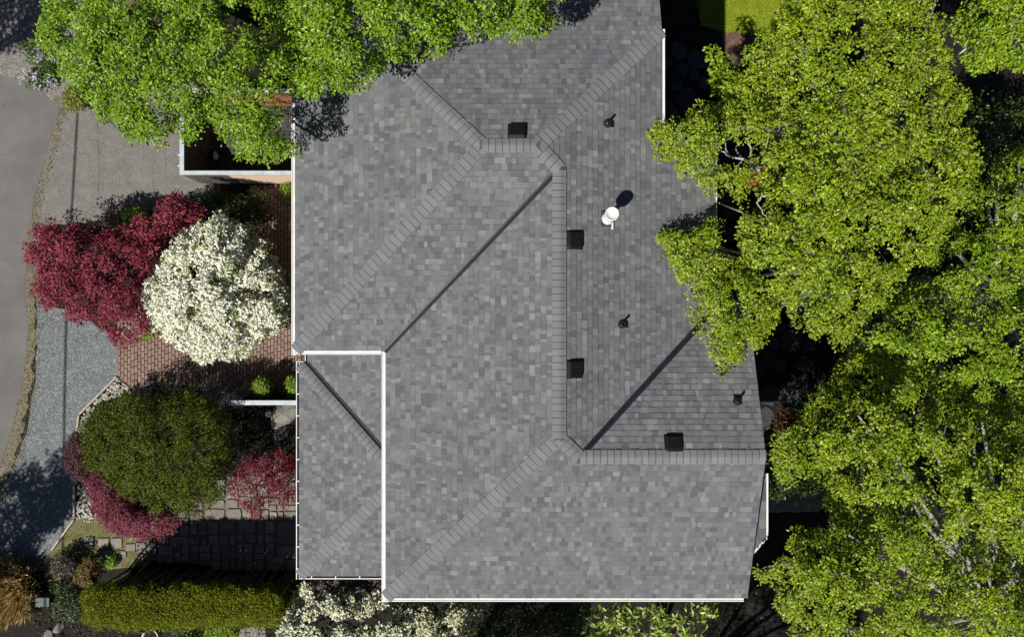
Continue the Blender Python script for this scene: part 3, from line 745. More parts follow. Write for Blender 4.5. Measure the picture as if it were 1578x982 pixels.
def crown(outline, zlo, zhi, R, n, depth=.5, lobe=1.0, lobeh=.5, holes=(), ragged=6.0, gap=.55, inset=0.0, thin=0.0, fine=34.0, mass=0.0, massw=1.9, core=0.0, lobev=1.3):
    """cluster centres through the volume of a crown: outline in photo pixels gives its plan, zlo at the rim, zhi in the middle"""
    xs = [p[0] for p in outline]; ys = [p[1] for p in outline]; zm = (zlo + zhi) / 2; sc = (ZC - zm) / F
    m = n * 4
    while True:
        px = RNG.uniform(min(xs) - 8, max(xs) + 8, m); py = RNG.uniform(min(ys) - 8, max(ys) + 8, m)
        ins = in_poly(px, py, outline); d = edge_dist(px, py, outline) * np.where(ins, 1, -1)
        d = d + ragged * (np.sin(px * .21 + 1.3 * np.sin(py * .17)) * np.cos(py * .19 + 1.1 * np.sin(px * .11))) - ragged * .3 - inset / sc
        k = d > 0; px, py, d = px[k], py[k], d[k]
        if len(px) >= n: px, py, d = px[:n], py[:n], d[:n]; break
        m *= 2
    # lobes
    lpx = lobe / sc; cand_x = RNG.uniform(min(xs), max(xs), 9000); cand_y = RNG.uniform(min(ys), max(ys), 9000); ci = in_poly(cand_x, cand_y, outline)
    cand = np.stack([cand_x[ci], cand_y[ci]], 1); lp = np.zeros((0, 3))
    for x, y in cand:
        if not len(lp) or np.min((lp[:, 0] - x) ** 2 + (lp[:, 1] - y) ** 2) > (lpx * random.uniform(.8, 1.15)) ** 2: lp = np.vstack([lp, (x, y, random.uniform(-.5, .5))])
    D = np.hypot(px[:, None] - lp[None, :, 0], py[:, None] - lp[None, :, 1]); near = D.argmin(1); r = D.min(1) / lpx
    q = np.clip(d * sc / R, 0, 1); z = zlo + (zhi - zlo) * np.sqrt(1 - (1 - q) ** 2)
    z = z + lobeh * (np.sqrt(np.clip(1 - (r / .85) ** 2, 0, 1)) - .6) + lobeh * lobev * lp[near, 2]
    keep = RNG.uniform(0, 1, len(px)) > gap * np.clip((r - .45) / .35, 0, 1) * np.clip(q * 3, .0, 1)
    if mass > 0:
        mp = np.array([(RNG.uniform(min(xs), max(xs)), RNG.uniform(min(ys), max(ys))) for _ in range(int((max(xs) - min(xs)) * (max(ys) - min(ys)) * sc * sc / massw ** 2 * 1.3) + 2)])
        mr = np.hypot(px[:, None] - mp[None, :, 0], py[:, None] - mp[None, :, 1]).min(1) * sc / massw
        z = z + mass * (np.sqrt(np.clip(1 - (mr / .8) ** 2, 0, 1)) - .7) * np.clip(q * 2, .25, 1)
    if thin > 0:
        nv = np.zeros(len(px))
        for _ in range(14):
            an = random.uniform(0, 6.283); kf = 6.283 / (fine * random.uniform(.6, 1.9)); nv += np.sin(kf * (px * math.cos(an) + py * math.sin(an)) + random.uniform(0, 6.283))
        nv /= math.sqrt(7.0); keep &= ~((nv < -1.05 + thin) & (RNG.uniform(0, 1, len(px)) < .9)); z = z + nv * lobeh * .28
    for hx, hy, rx, ry, pr in holes:
        e = ((px - hx) / rx) ** 2 + ((py - hy) / ry) ** 2
        keep &= ~((e < RNG.uniform(.6, 1.15, len(px))) & (RNG.uniform(0, 1, len(px)) < pr))
    z = z - RNG.exponential(depth, len(px)); zfl = 0 if min(xs) < 900 else ZG; cr_ = RNG.uniform(0, 1, len(px)) < core; z = np.where(cr_, zfl + (z - zfl) * RNG.uniform(.12, .85, len(px)), z); z = np.maximum(z, .12 if min(xs) < 900 else ZG + .12)
    px, py, z, near = px[keep], py[keep], z[keep], near[keep]
    dd = ZC - z; C = np.stack([(px - 789) * dd / F, (491 - py) * dd / F, z], 1)
    lz = zlo + (zhi - zlo) * .55 - .35; L3 = np.stack([(lp[:, 0] - 789) * (ZC - lz) / F, (491 - lp[:, 1]) * (ZC - lz) / F, np.full(len(lp), lz)], 1)
    return C, near, L3
def leaves_on(C, per, cr, size, pal, aspect=.62, up=1.1, flat=.6, cjit=.10, name='crown', droop=-.15, jit=.16, sjit=.3):
    n = len(C) * per; c = np.repeat(C, per, 0)
    az = RNG.uniform(0, 2 * math.pi, n); D = np.stack([np.cos(az), np.sin(az), RNG.normal(.1, .35, n)], 1); D = unit(D)
    rr = np.cbrt(RNG.uniform(0, 1, n)) * cr; off = D * rr[:, None]; off[:, 2] *= flat; off += RNG.normal(0, cr * .22, (n, 3)) * np.array([1, 1, flat])
    Nn = unit(np.array([0, 0, 1.0]) * up + RNG.normal(0, .55, (n, 3)) + off / cr * .35); D = D + np.array([0, 0, droop]) * RNG.uniform(0, 1, (n, 1))
    D = unit(D - Nn * np.sum(D * Nn, 1, keepdims=True))
    L = size * RNG.uniform(1 - sjit, 1 + sjit, n); col = pal_cols(n, pal, jit) * np.repeat(RNG.uniform(1 - cjit, 1 + cjit, (len(C), 1)), per, 0)
    return leaf_mesh(name, c + off, D, Nn, L, L * aspect * RNG.uniform(.85, 1.15, n), col)
def bend(a, b):
    k = (b - a).length * .22; m = (a + b) / 2 + Vector((random.gauss(0, k), random.gauss(0, k), random.gauss(k * .3, k * .5)))
    return [a * (1 - t) ** 2 + m * 2 * t * (1 - t) + b * t * t + Vector((random.gauss(0, .02), random.gauss(0, .02), random.gauss(0, .02))) for t in (0, .17, .33, .5, .67, .83, 1)]
def skeleton(root, base, C, near, L3, mat, rt=.2, split=.45, nl=9, twigs=110, twig_r=.012, outline=None):
    """trunk, limbs to the lobes, twigs to the clusters"""
    base = Vector(base); zc = float(np.mean(L3[:, 2])); fork = base + Vector((random.uniform(-.2, .2), random.uniform(-.2, .2), zc * split))
    m = MB(); pts = [base + (fork - base) * t + Vector((math.sin(t * 5) * .07, math.cos(t * 4) * .06, 0)) for t in (0, .08, .25, .5, .75, 1)]
    m.tube(pts, [rt * k for k in (1.45, 1.15, 1, .92, .85, .8)], 9); m.build('trunk', mat, root, True)
    order = list(range(len(L3))); random.shuffle(order); limbs = []
    for k in order[:nl]:
        e = Vector(L3[k]); s_ = fork; mid = (s_ + e) / 2 + Vector((random.uniform(-.4, .4), random.uniform(-.4, .4), random.uniform(.0, .5)))
        pts = []
        for i in range(9):
            t = i / 8; q = s_ * (1 - t) ** 2 + mid * 2 * t * (1 - t) + e * t * t
            wv = t * (1 - t) * .8; pts.append(q + Vector((random.gauss(0, .12), random.gauss(0, .12), random.gauss(0, .09))) * wv * 2)
        m = MB(); m.tube(pts, [rt * .55 * (1 - t / 8) + .02 for t in range(9)], 7); m.build('limb', mat, root, True); limbs.append(pts)
    if not limbs: return
    allp = np.array([tuple(p) for l in limbs for p in l[2:8]]); m = MB(); used = np.zeros(len(allp), int)
    for i in RNG.choice(len(C), min(twigs, len(C)), replace=False):
        e = C[i]; j = np.argmin(np.linalg.norm(allp - e, axis=1) + RNG.uniform(0, 1.1, len(allp))); s_ = Vector(allp[j]); used[j] += 1
        if used[j] > 3: continue
        e = Vector(e) - Vector((0, 0, .16))
        if (e - s_).length > 1.9: continue
        pts = bend(s_, e)
        if outline and not all(in_poly(*[np.array([v_]) for v_ in PX(*pts[k_])], outline)[0] for k_ in (1, 3, 5)): continue
        m.tube(pts, [twig_r * k for k in (1.7, 1.5, 1.3, 1.1, .9, .7, .4)], 4, False)
    if m.v: tag(m.build('twigs', mat, root), kind='stuff')
def mid_px(o): return sum(p[0] for p in o) / len(o), sum(p[1] for p in o) / len(o)
def plant(name, label, cat, outline, zlo, zhi, R, n, per, cr, size, pal, mat='leaf', base=None, group=None, bark='bark', rt=.1, nl=6, twigs=60, split=.35, part='crown', aspect=.62, up=1.1, flat=.6, cjit=.1, cover=False, twig_r=.012, jit=.16, leafpart=True, **kw):
    C, near, L3 = crown(outline, zlo, zhi, R, n, **kw); b = base or mid_px(outline); b = P(*b, ZG if b[0] > 930 else 0)
    t = empty(name, b, label, cat, group)
    place(part, leaves_on(C, per, cr, size, pal, aspect, up, flat, cjit, part, jit=jit), M[mat], t)
    if nl: skeleton(t, b, C, near, L3, M[bark], rt, split, nl, twigs, twig_r, outline)
    if cover: COVER.append(outline)
    return t, C

MAPLE = [((.143, .258, .004), 5), ((.185, .305, .008), 5), ((.068, .145, .006), 3), ((.27, .37, .03), 2)]
OAK = [((.205, .30, .004), 5), ((.255, .35, .008), 4), ((.10, .17, .006), 4), ((.34, .41, .05), 2), ((.25, .23, .02), 1)]
OAKG = [((.18, .30, .004), 5), ((.225, .34, .010), 5), ((.09, .165, .006), 3), ((.29, .37, .03), 2)]

A_out = [(-10, -70), (70, -70), (62, 20), (45, 60), (72, 82), (98, 128), (104, 150), (140, 162), (163, 203), (190, 212), (215, 224), (250, 230), (264, 205), (275, 212), (272, 222), (292, 233), (306, 214), (318, 186), (334, 205), (336, 224), (366, 246), (396, 259), (420, 252), (450, 246), (460, 232), (444, 214), (436, 172), (446, 152), (470, 150), (498, 118), (478, 60), (470, -70)]
B_out = [(440, -70), (446, 60), (452, 152), (480, 152), (500, 138), (528, 146), (555, 141), (580, 128), (592, 106), (622, 94), (660, 93), (688, 94), (702, 74), (730, 57), (762, 54), (790, 70), (825, 76), (842, 60), (862, 40), (868, 0), (872, -70)]
plant('maple_tree', 'big bright green maple spreading over the driveway and the walled courtyard', 'tree', A_out, 7.0, 8.3, 1.6, 2100, 34, .15, .076, MAPLE, base=(250, 55), inset=.11, thin=.3, up=1.6, cjit=.26, group='bright green maples', rt=.2, nl=12, twigs=160, aspect=.6, depth=.35, lobe=.42, lobeh=.4, gap=.95, mass=1.7, massw=1.5, core=.12, cover=True,
      holes=[(422, 155, 30, 12, 1.0), (300, 250, 8, 12, .9), (338, 156, 22, 8, .8), (445, 190, 10, 16, .8), (310, 225, 12, 18, .9), (375, 30, 45, 28, .85), (235, 150, 14, 10, .8), (185, 65, 10, 8, .7), (352, 90, 14, 10, .7), (330, 70, 30, 8, .5), (265, 178, 14, 8, .8), (390, 175, 12, 10, .6), (300, 120, 18, 8, .5)], ragged=5)
plant('maple_tree', 'bright green maple hanging over the upper edge of the grey roof', 'tree', B_out, 7.7, 9.2, 1.3, 980, 34, .15, .076, MAPLE, base=(600, -95), inset=.11, thin=.35, up=1.6, cjit=.26, group='bright green maples', rt=.2, nl=9, twigs=110, aspect=.6, depth=.35, lobe=.42, lobeh=.35, gap=.92, mass=.8, massw=1.5, cover=True,
      holes=[(545, 30, 22, 14, .9), (468, 55, 14, 16, .7), (620, 40, 14, 9, .7), (560, 85, 12, 10, .7), (700, 30, 12, 8, .6), (780, 20, 16, 8, .6)], ragged=5)
R1 = [(1215, -70), (1206, 0), (1186, 18), (1172, 40), (1152, 62), (1146, 95), (1128, 112), (1112, 128), (1120, 148), (1078, 154), (1058, 166), (1030, 174), (1002, 188), (994, 205), (1006, 225), (1000, 242), (1032, 260), (1052, 276), (1078, 302), (1098, 310), (1118, 300), (1140, 330), (1132, 365), (1150, 392), (1150, 440), (1200, 480), (1245, 512), (1290, 540), (1340, 500), (1420, 420), (1500, 330), (1520, 250), (1500, 190), (1505, 150), (1470, 110), (1478, 60), (1450, 20), (1440, -70)]
plant('oak_tree', 'largest yellow-green oak with bare pale branches showing beside the roof edge', 'tree', R1, 6.0, 9.0, 2.2, 3400, 32, .135, .072, OAK, base=(1300, 250), inset=.1, thin=.5, up=1.6, cjit=.26, group='yellow-green oaks in the garden', bark='palebark', rt=.26, nl=20, twigs=300, aspect=.6, depth=.4, lobe=.42, lobeh=.42, gap=.95, mass=2.3, massw=1.6, core=.12, cover=True, twig_r=.011,
      holes=[(1130, 240, 36, 24, .98), (1166, 268, 12, 13, .97), (1165, 300, 20, 22, .8), (1185, 320, 26, 12, .8), (1240, 60, 14, 12, .7), (1330, 95, 24, 10, .8), (1290, 215, 14, 10, .8), (1400, 150, 14, 10, .6), (1360, 385, 14, 22, .9), (1320, 300, 24, 8, .7), (1180, 420, 25, 15, .9), (1240, 120, 16, 9, .7), (1430, 200, 12, 14, .7), (1380, 60, 16, 9, .6), (1290, 170, 10, 9, .6)], ragged=7)
RL = [(1112, 300), (1098, 338), (1080, 346), (1060, 357), (1040, 356), (1018, 353), (1006, 364), (1022, 378), (1027, 402), (1042, 426), (1056, 446), (1062, 472), (1064, 500), (1070, 520), (1090, 540), (1096, 572), (1108, 592), (1128, 578), (1142, 560), (1152, 538), (1176, 536), (1184, 514), (1200, 500), (1212, 470), (1180, 430), (1160, 400), (1150, 380), (1140, 392), (1110, 380), (1125, 350)]
plant('oak_tree', 'low oak bough reaching over the grey roof toward the long dark valley', 'tree', RL, 6.3, 7.3, .8, 520, 32, .135, .072, OAK, base=(1240, 430), inset=.1, thin=.3, up=1.6, cjit=.26, group='yellow-green oaks in the garden', bark='palebark', rt=.14, nl=8, twigs=80, aspect=.6, depth=.3, lobe=.4, lobeh=.35, gap=.92, cover=True,
      holes=[(1140, 480, 16, 12, .8), (1085, 445, 14, 10, .6), (1110, 420, 12, 8, .5), (1070, 390, 10, 8, .5)], ragged=6)
R3 = [(1470, -70), (1475, 20), (1462, 50), (1480, 100), (1500, 118), (1560, 105), (1640, 130), (1680, -70)]
plant('oak_tree', 'bluish green oak in the upper corner with a curved bare branch', 'tree', R3, 6.2, 8.2, 1.5, 620, 32, .14, .076, OAKG, base=(1560, 40), inset=.1, thin=.3, group='yellow-green oaks in the garden', bark='palebark', rt=.18, nl=8, twigs=90, aspect=.6, depth=.35, lobe=.42, lobeh=.4, gap=.92, mass=1.0, cover=True, twig_r=.014,
      holes=[(1560, 62, 20, 14, .9), (1478, 35, 14, 10, .7)], ragged=6)
R4 = [(1330, 560), (1290, 540), (1330, 470), (1400, 430), (1440, 360), (1480, 300), (1530, 240), (1575, 220), (1700, 230), (1700, 640), (1580, 660), (1480, 640), (1400, 620)]
plant('oak_tree', 'deeper green oak partly shaded along the garden side opposite the long ridge', 'tree', R4, 4.6, 7.2, 2.0, 1900, 32, .14, .074, OAKG, base=(1470, 450), inset=.1, thin=.4, up=1.5, cjit=.26, group='yellow-green oaks in the garden', bark='palebark', rt=.22, nl=14, twigs=160, aspect=.6, depth=.45, lobe=.42, lobeh=.42, gap=.95, mass=2.4, massw=1.8, core=.12, cover=True, twig_r=.011,
      holes=[(1450, 345, 45, 30, .9), (1430, 420, 26, 16, .9), (1330, 480, 40, 40, .85), (1390, 500, 26, 18, .8), (1530, 330, 40, 26, .8), (1490, 400, 18, 16, .8), (1500, 470, 22, 16, .8), (1560, 520, 24, 22, .7), (1480, 560, 24, 16, .7), (1390, 555, 16, 12, .7)], ragged=8)
R2 = [(1286, 556), (1270, 592), (1242, 618), (1214, 636), (1212, 655), (1190, 668), (1176, 690), (1190, 716), (1186, 745), (1190, 772), (1206, 768), (1222, 748), (1250, 742), (1262, 770), (1276, 800), (1236, 812), (1214, 798), (1206, 806), (1218, 832), (1206, 850), (1190, 866), (1160, 878), (1164, 896), (1192, 904), (1188, 930), (1200, 946), (1216, 962), (1208, 1060), (1700, 1060), (1700, 640), (1580, 620), (1480, 600), (1400, 560), (1330, 530)]
plant('oak_tree', 'broad lower oak beside the little bay roof with a grey leaning trunk visible', 'tree', R2, 5.2, 8.2, 2.0, 3900, 32, .135, .074, OAK, base=(1465, 900), inset=.1, thin=.38, up=1.6, cjit=.26, group='yellow-green oaks in the garden', bark='palebark', rt=.26, nl=20, twigs=300, aspect=.6, depth=.4, lobe=.42, lobeh=.42, gap=.95, mass=2.6, massw=1.8, core=.12, cover=True, twig_r=.011,
      holes=[(1440, 790, 18, 50, .9), (1470, 850, 20, 22, .9), (1420, 720, 34, 22, .85), (1395, 795, 26, 24, .9), (1325, 720, 28, 20, .8), (1290, 650, 12, 16, .7), (1470, 680, 16, 10, .8), (1490, 760, 18, 26, .8), (1560, 690, 14, 12, .7), (1330, 945, 20, 10, .6), (1540, 900, 36, 14, .8), (1430, 955, 24, 12, .7), (1400, 640, 22, 10, .7), (1545, 610, 16, 10, .7), (1340, 830, 26, 12, .6), (1260, 860, 12, 10, .5)], ragged=7)
# bare pale branches that show through the gaps
def bare(root, z, lines):
    for r0, pts in lines:
        pp = [P(x, y, z + random.uniform(-.05, .05)) for x, y in pts]; q = []
        for a, b in zip(pp, pp[1:]):
            for t in (0, .33, .67): q.append(a.lerp(b, t) + Vector((random.gauss(0, .018), random.gauss(0, .018), random.gauss(0, .03))))
        q.append(pp[-1]); n_ = len(q); m = MB(); m.tube(q, [r0 * (1 - .75 * i / n_) for i in range(n_)], 6); m.build('bare_branch', M['palebark'], root, True)
OT = [o for o in bpy.data.objects if o.get('category') == 'tree' and o.name.startswith('oak_tree')]
bare(OT[0], 6.9, [(.05, [(1172, 266), (1160, 252), (1142, 246), (1122, 238), (1104, 226)]), (.035, [(1160, 252), (1158, 236), (1155, 222), (1150, 212)]), (.028, [(1142, 246), (1134, 258), (1128, 270), (1120, 284)]), (.02, [(1122, 238), (1118, 224), (1122, 212)]), (.018, [(1142, 246), (1134, 232), (1138, 220)]), (.018, [(1128, 266), (1114, 262)]), (.014, [(1112, 232), (1102, 240)]), (.016, [(1158, 230), (1166, 220)])])
bare(OT[0], 7.6, [(.06, [(1330, 276), (1312, 272), (1296, 276), (1284, 275)]), (.03, [(1312, 272), (1318, 264), (1326, 258)]), (.025, [(1180, 302), (1168, 310), (1176, 330), (1188, 342)]), (.03, [(1338, 96), (1326, 90), (1318, 100)]), (.018, [(1232, 90), (1236, 72), (1228, 56)]), (.02, [(1294, 218), (1284, 212), (1280, 204)])])
bare(OT[2], 7.4, [(.045, [(1590, 80), (1576, 62), (1560, 58), (1548, 68), (1546, 82)]), (.02, [(1562, 58), (1564, 46)]), (.018, [(1576, 62), (1572, 80)]), (.03, [(1488, 76), (1476, 86)])])
bare(OT[4], 6.2, [(.065, [(1492, 900), (1480, 868), (1462, 838), (1456, 800), (1440, 778), (1420, 760), (1404, 730)]), (.05, [(1480, 868), (1468, 850), (1452, 838)]), (.04, [(1456, 800), (1470, 780), (1476, 760)]), (.05, [(1400, 968), (1420, 962), (1434, 968)]), (.02, [(1450, 960), (1470, 978), (1500, 984)])])
# shrubs standing under the oaks, seen through the gaps; one added for shade
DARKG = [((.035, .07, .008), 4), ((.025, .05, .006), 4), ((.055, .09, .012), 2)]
US = [('broad dark green shrub under the oaks beside the patio', [(1140, 380), (1240, 330), (1330, 420), (1420, 400), (1440, 520), (1340, 560), (1260, 500)], .6, 2.4),
      ('tall dark shrub added under the oak edge by the bay to shade the patio', [(1186, 672), (1215, 640), (1262, 612), (1292, 690), (1275, 748), (1190, 764)], 1.6, 4.4),  # added, mostly hidden by the oak: throws shade on the patio ground
      ('dark green shrub deep in the shade under the lower oak', [(1280, 660), (1400, 640), (1450, 720), (1430, 850), (1330, 820), (1290, 740)], .6, 2.4),
      ('dark green shrub at the photo edge in shade under the oaks', [(1480, 160), (1640, 140), (1660, 420), (1560, 440), (1500, 300)], 1.2, 3.2),
      ('dark green shrub near the lower corner under the oak', [(1480, 640), (1640, 620), (1660, 940), (1500, 930), (1460, 780)], .6, 2.4)]
for lb, o, zl, zh in US:
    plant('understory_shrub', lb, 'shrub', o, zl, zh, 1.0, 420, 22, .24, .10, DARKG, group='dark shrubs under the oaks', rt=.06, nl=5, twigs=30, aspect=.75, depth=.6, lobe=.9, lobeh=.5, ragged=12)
plant('young_tree', 'slim dark green sapling between the lawn and the roof edge', 'tree', [(1098, 78), (1112, 78), (1122, 104), (1140, 112), (1144, 150), (1118, 152), (1104, 136), (1094, 126), (1108, 116), (1098, 98)], 3.2, 4.2, .6, 70, 22, .17, .10, OAKG, base=(1125, 130), rt=.05, nl=4, twigs=20, aspect=.75, depth=.3, lobe=.5, lobeh=.3, ragged=4)
for lb, c_ in (('orange-red leafed shrub glowing through a gap in the largest oak', (1166, 268)), ('rust-red shrub at the dark side of the lower oak', (1216, 648))):
    o = [(c_[0] + 13 * math.cos(k) * random.uniform(.8, 1.2), c_[1] + 13 * math.sin(k) * random.uniform(.8, 1.2)) for k in np.arange(0, 6.2, .7)]
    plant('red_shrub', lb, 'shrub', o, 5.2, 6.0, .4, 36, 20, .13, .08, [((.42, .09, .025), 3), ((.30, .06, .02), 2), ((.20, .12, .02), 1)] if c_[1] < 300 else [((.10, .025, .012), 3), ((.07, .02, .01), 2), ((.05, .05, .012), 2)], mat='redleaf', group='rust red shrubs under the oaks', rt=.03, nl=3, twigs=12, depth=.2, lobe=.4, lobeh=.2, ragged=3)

# west garden
REDM = [((.20, .022, .045), 5), ((.26, .034, .06), 4), ((.09, .010, .022), 4), ((.33, .07, .095), 2)]
M1 = [(26, 392), (44, 376), (52, 350), (66, 342), (92, 352), (112, 341), (140, 352), (180, 356), (206, 352), (214, 338), (228, 330), (246, 308), (270, 303), (292, 308), (312, 322), (306, 338), (280, 352), (262, 372), (252, 396), (236, 412), (222, 440), (220, 462), (232, 480), (232, 508), (214, 528), (190, 536), (170, 518), (148, 498), (126, 492), (104, 490), (88, 486), (60, 478), (52, 452), (58, 420), (52, 398)]
plant('red_maple', 'wide crimson Japanese maple between the driveway and the white flowering shrub', 'tree', M1, 1.9, 3.2, 1.2, 1150, 34, .14, .08, REDM, mat='redleaf', base=(170, 430), group='crimson maples in the front garden', rt=.09, nl=10, twigs=110, split=.3, aspect=.5, depth=.25, lobe=.36, lobeh=.35, gap=.85, thin=.25, fine=30, core=.15, ragged=7, holes=[(165, 385, 26, 14, .7), (205, 425, 14, 14, .8), (150, 470, 10, 8, .6), (235, 350, 14, 8, .5)])
M2 = [(352, 742), (364, 722), (388, 704), (424, 696), (456, 702), (458, 776), (436, 784), (414, 780), (398, 796), (378, 790), (358, 766)]
REDD = [((.17, .018, .034), 5), ((.22, .028, .048), 4), ((.07, .008, .016), 4), ((.28, .06, .08), 1)]
plant('red_maple', 'small crimson maple with pale stems beside the porch gutter', 'tree', M2, 1.1, 1.9, .9, 250, 30, .11, .065, REDD, mat='redleaf', base=(405, 750), group='crimson maples in the front garden', bark='palebark', rt=.05, nl=8, twigs=90, split=.3, aspect=.45, depth=.25, lobe=.34, lobeh=.35, gap=.9, ragged=6, twig_r=.009)
M3 = [(130, 742), (146, 730), (166, 742), (188, 768), (226, 790), (262, 786), (278, 798), (268, 818), (236, 832), (206, 832), (176, 822), (148, 796), (136, 768)]
plant('red_maple', 'low purple-red weeping maple curving round the big dark green dome', 'tree', M3, .6, 1.5, .8, 480, 30, .11, .07, [((.20, .035, .065), 5), ((.26, .06, .09), 3), ((.11, .02, .035), 3)], mat='redleaf', base=(190, 795), group='crimson maples in the front garden', rt=.05, nl=5, twigs=30, split=.3, aspect=.35, depth=.12, lobe=.5, lobeh=.18, ragged=3, gap=.2)
plant('barberry', 'dark maroon clipped shrub against the blue gravel', 'shrub', [(100, 690), (108, 672), (122, 664), (136, 680), (140, 720), (134, 746), (118, 742), (102, 724)], .7, 1.5, .5, 220, 28, .10, .05, [((.07, .022, .028), 4), ((.045, .014, .02), 3), ((.10, .035, .04), 1)], mat='redleaf', rt=.03, nl=3, twigs=14, depth=.1, lobe=.4, lobeh=.1, ragged=2, gap=.1)
WF = [(214, 458), (228, 430), (250, 410), (262, 384), (282, 358), (308, 342), (340, 335), (372, 346), (396, 362), (414, 384), (432, 412), (438, 440), (448, 462), (446, 492), (424, 512), (398, 528), (380, 548), (348, 552), (318, 560), (290, 546), (262, 518), (236, 502), (222, 482)]
wt, wc = plant('flowering_shrub', 'large rounded shrub covered in creamy white blossom beside the roof', 'shrub', WF, 1.8, 3.5, 1.5, 1300, 16, .13, .08, [((.19, .27, .03), 4), ((.25, .32, .05), 3), ((.09, .14, .02), 3)], base=(330, 450), group='white flowering shrubs', rt=.08, nl=8, twigs=60, depth=.2, core=.15, lobe=.45, lobeh=.5, ragged=4, gap=.6, holes=[(305, 422, 18, 11, .8), (400, 452, 26, 16, .9), (330, 432, 14, 9, .8), (345, 385, 12, 7, .6), (310, 485, 12, 7, .6)])
def blossom(t, C, per, size, pal, frac=.8, lift=.10, cr=.16):
    C = C[RNG.uniform(0, 1, len(C)) < frac]; C = C + np.array([0, 0, lift])
    k = np.argsort(-C[:, 2])[:int(len(C) * .92)]; C = C[k]
    place('blossom', leaves_on(C, per, cr, size, pal, .85, .9, .55, .06, 'blossom', jit=.1), M['petal'], t)
blossom(wt, wc, 30, .075, [((.80, .80, .70), 5), ((.72, .73, .56), 3), ((.82, .82, .76), 5), ((.46, .52, .2), 1)], .85, .12, .13)
BG = [(120, 690), (124, 660), (140, 640), (168, 618), (200, 606), (232, 616), (262, 606), (296, 602), (330, 616), (352, 650), (354, 690), (350, 735), (342, 762), (322, 790), (298, 798), (268, 790), (240, 786), (212, 778), (190, 762), (164, 742), (140, 728), (124, 712)]
plant('evergreen_dome', 'broad clipped dark olive green evergreen dome in the middle of the front garden', 'shrub', BG, 1.0, 2.95, 2.0, 2000, 24, .13, .07, [((.078, .118, .006), 5), ((.108, .145, .010), 4), ((.045, .058, .006), 4), ((.19, .17, .03), 1)], mat='matteleaf', cjit=.3, base=(238, 700), rt=.1, nl=7, twigs=40, aspect=.42, up=.7, depth=.2, lobe=.5, lobeh=.3, core=.25, ragged=5, gap=.55, flat=.8, thin=.2, fine=26)
HG = [(124, 926), (132, 908), (160, 901), (230, 903), (300, 899), (360, 901), (420, 905), (440, 924), (438, 952), (425, 966), (380, 964), (300, 968), (230, 972), (150, 968), (130, 956)]
HEDGE = [((.138, .178, .004), 5), ((.185, .222, .006), 4), ((.085, .10, .004), 4), ((.28, .26, .03), 1)]
plant('hedge', 'long clipped olive yellow hedge along the lower edge of the garden', 'hedge', HG, 1.9, 2.6, .4, 3000, 26, .11, .055, HEDGE, mat='matteleaf', base=(280, 935), rt=.06, nl=8, twigs=30, part='foliage', aspect=.5, up=.6, flat=.9, depth=.13, lobe=1.4, inset=.04, lobeh=.14, ragged=4, gap=.12, cjit=.2)
# sloping lower sides of the hedge
hb = [o for o in bpy.data.objects if o.name == 'hedge'][0]
n = 1900; k_ = RNG.uniform(0, 1, n); tx = RNG.uniform(132, 430, n); ty = np.where(k_ < .55, 964, RNG.uniform(924, 955, n)); hz = RNG.uniform(.15, 2.1, n)
Cs = np.array([P(x, y, 2.1) for x, y in zip(tx, ty)], float); Cs[:, 2] = hz; Cs[:, 1] += RNG.normal(0, .05, n)
st_ = MB()
for _ in range(240):
    a = P(random.uniform(134, 430), random.uniform(914, 955), 2.1); st_.tube([(a.x, a.y, 0), (a.x + random.gauss(0, .08), a.y + random.gauss(0, .05), 1.1), (a.x + random.gauss(0, .12), a.y + random.gauss(0, .06), 2.2)], [.045, .035, .02], 5, False)
tag(st_.build('stems', M['bark'], hb), kind='stuff')
place('foliage', leaves_on(Cs, 20, .14, .055, HEDGE, .5, .3, .9, .2, 'foliage'), M['matteleaf'], hb)
LIME = [((.16, .27, .012), 5), ((.21, .32, .02), 4), ((.11, .20, .01), 2)]
def globe_shrub(px, py, r, z, label, pal, group, name='round_shrub', mat='leaf', n=90, size=.05, cr=.09, zlo=.5):
    o = [(px + r * math.cos(k * math.pi / 6), py + r * math.sin(k * math.pi / 6)) for k in range(12)]
    return plant(name, label, 'shrub', o, zlo, z, r * .021, n, 26, cr, size, pal, mat=mat, group=group, rt=.025, nl=3, twigs=12, depth=.08, lobe=.3, lobeh=.08, ragged=2, gap=.1, aspect=.7)
globe_shrub(403, 598, 15, 1.3, 'small lime green ball shrub clear of the roof beside the white fence cap', LIME, 'lime green ball shrubs')
globe_shrub(455, 597, 14, 1.3, 'small lime green ball shrub half under the porch gutter', LIME, 'lime green ball shrubs')
globe_shrub(117, 152, 20, .9, 'small round olive shrub at the driveway corner under the maple', HEDGE, None, zlo=.3)
globe_shrub(208, 342, 20, 1.5, 'light green spiky shrub behind the crimson maple', OAKG, 'green shrubs beside the courtyard', size=.08)
globe_shrub(172, 338, 14, 1.0, 'pale dry twiggy shrub at the top of the crimson maple', [((.25, .18, .13), 3), ((.16, .13, .07), 3), ((.3, .1, .1), 1)], 'green shrubs beside the courtyard', size=.05, n=50)
globe_shrub(222, 512, 11, .6, 'tiny green clump on the brick path under the white blossom', OAKG, None, n=40, zlo=.2)
plant('evergreen_shrub', 'dark green shaded shrub under the courtyard wall', 'shrub', [(228, 330), (300, 300), (360, 300), (415, 305), (418, 335), (380, 345), (330, 335), (260, 355)], .6, 1.3, .6, 300, 24, .15, .07, DARKG, group='green shrubs beside the courtyard', rt=.04, nl=4, twigs=20, depth=.15, lobe=.6, lobeh=.2, ragged=6)
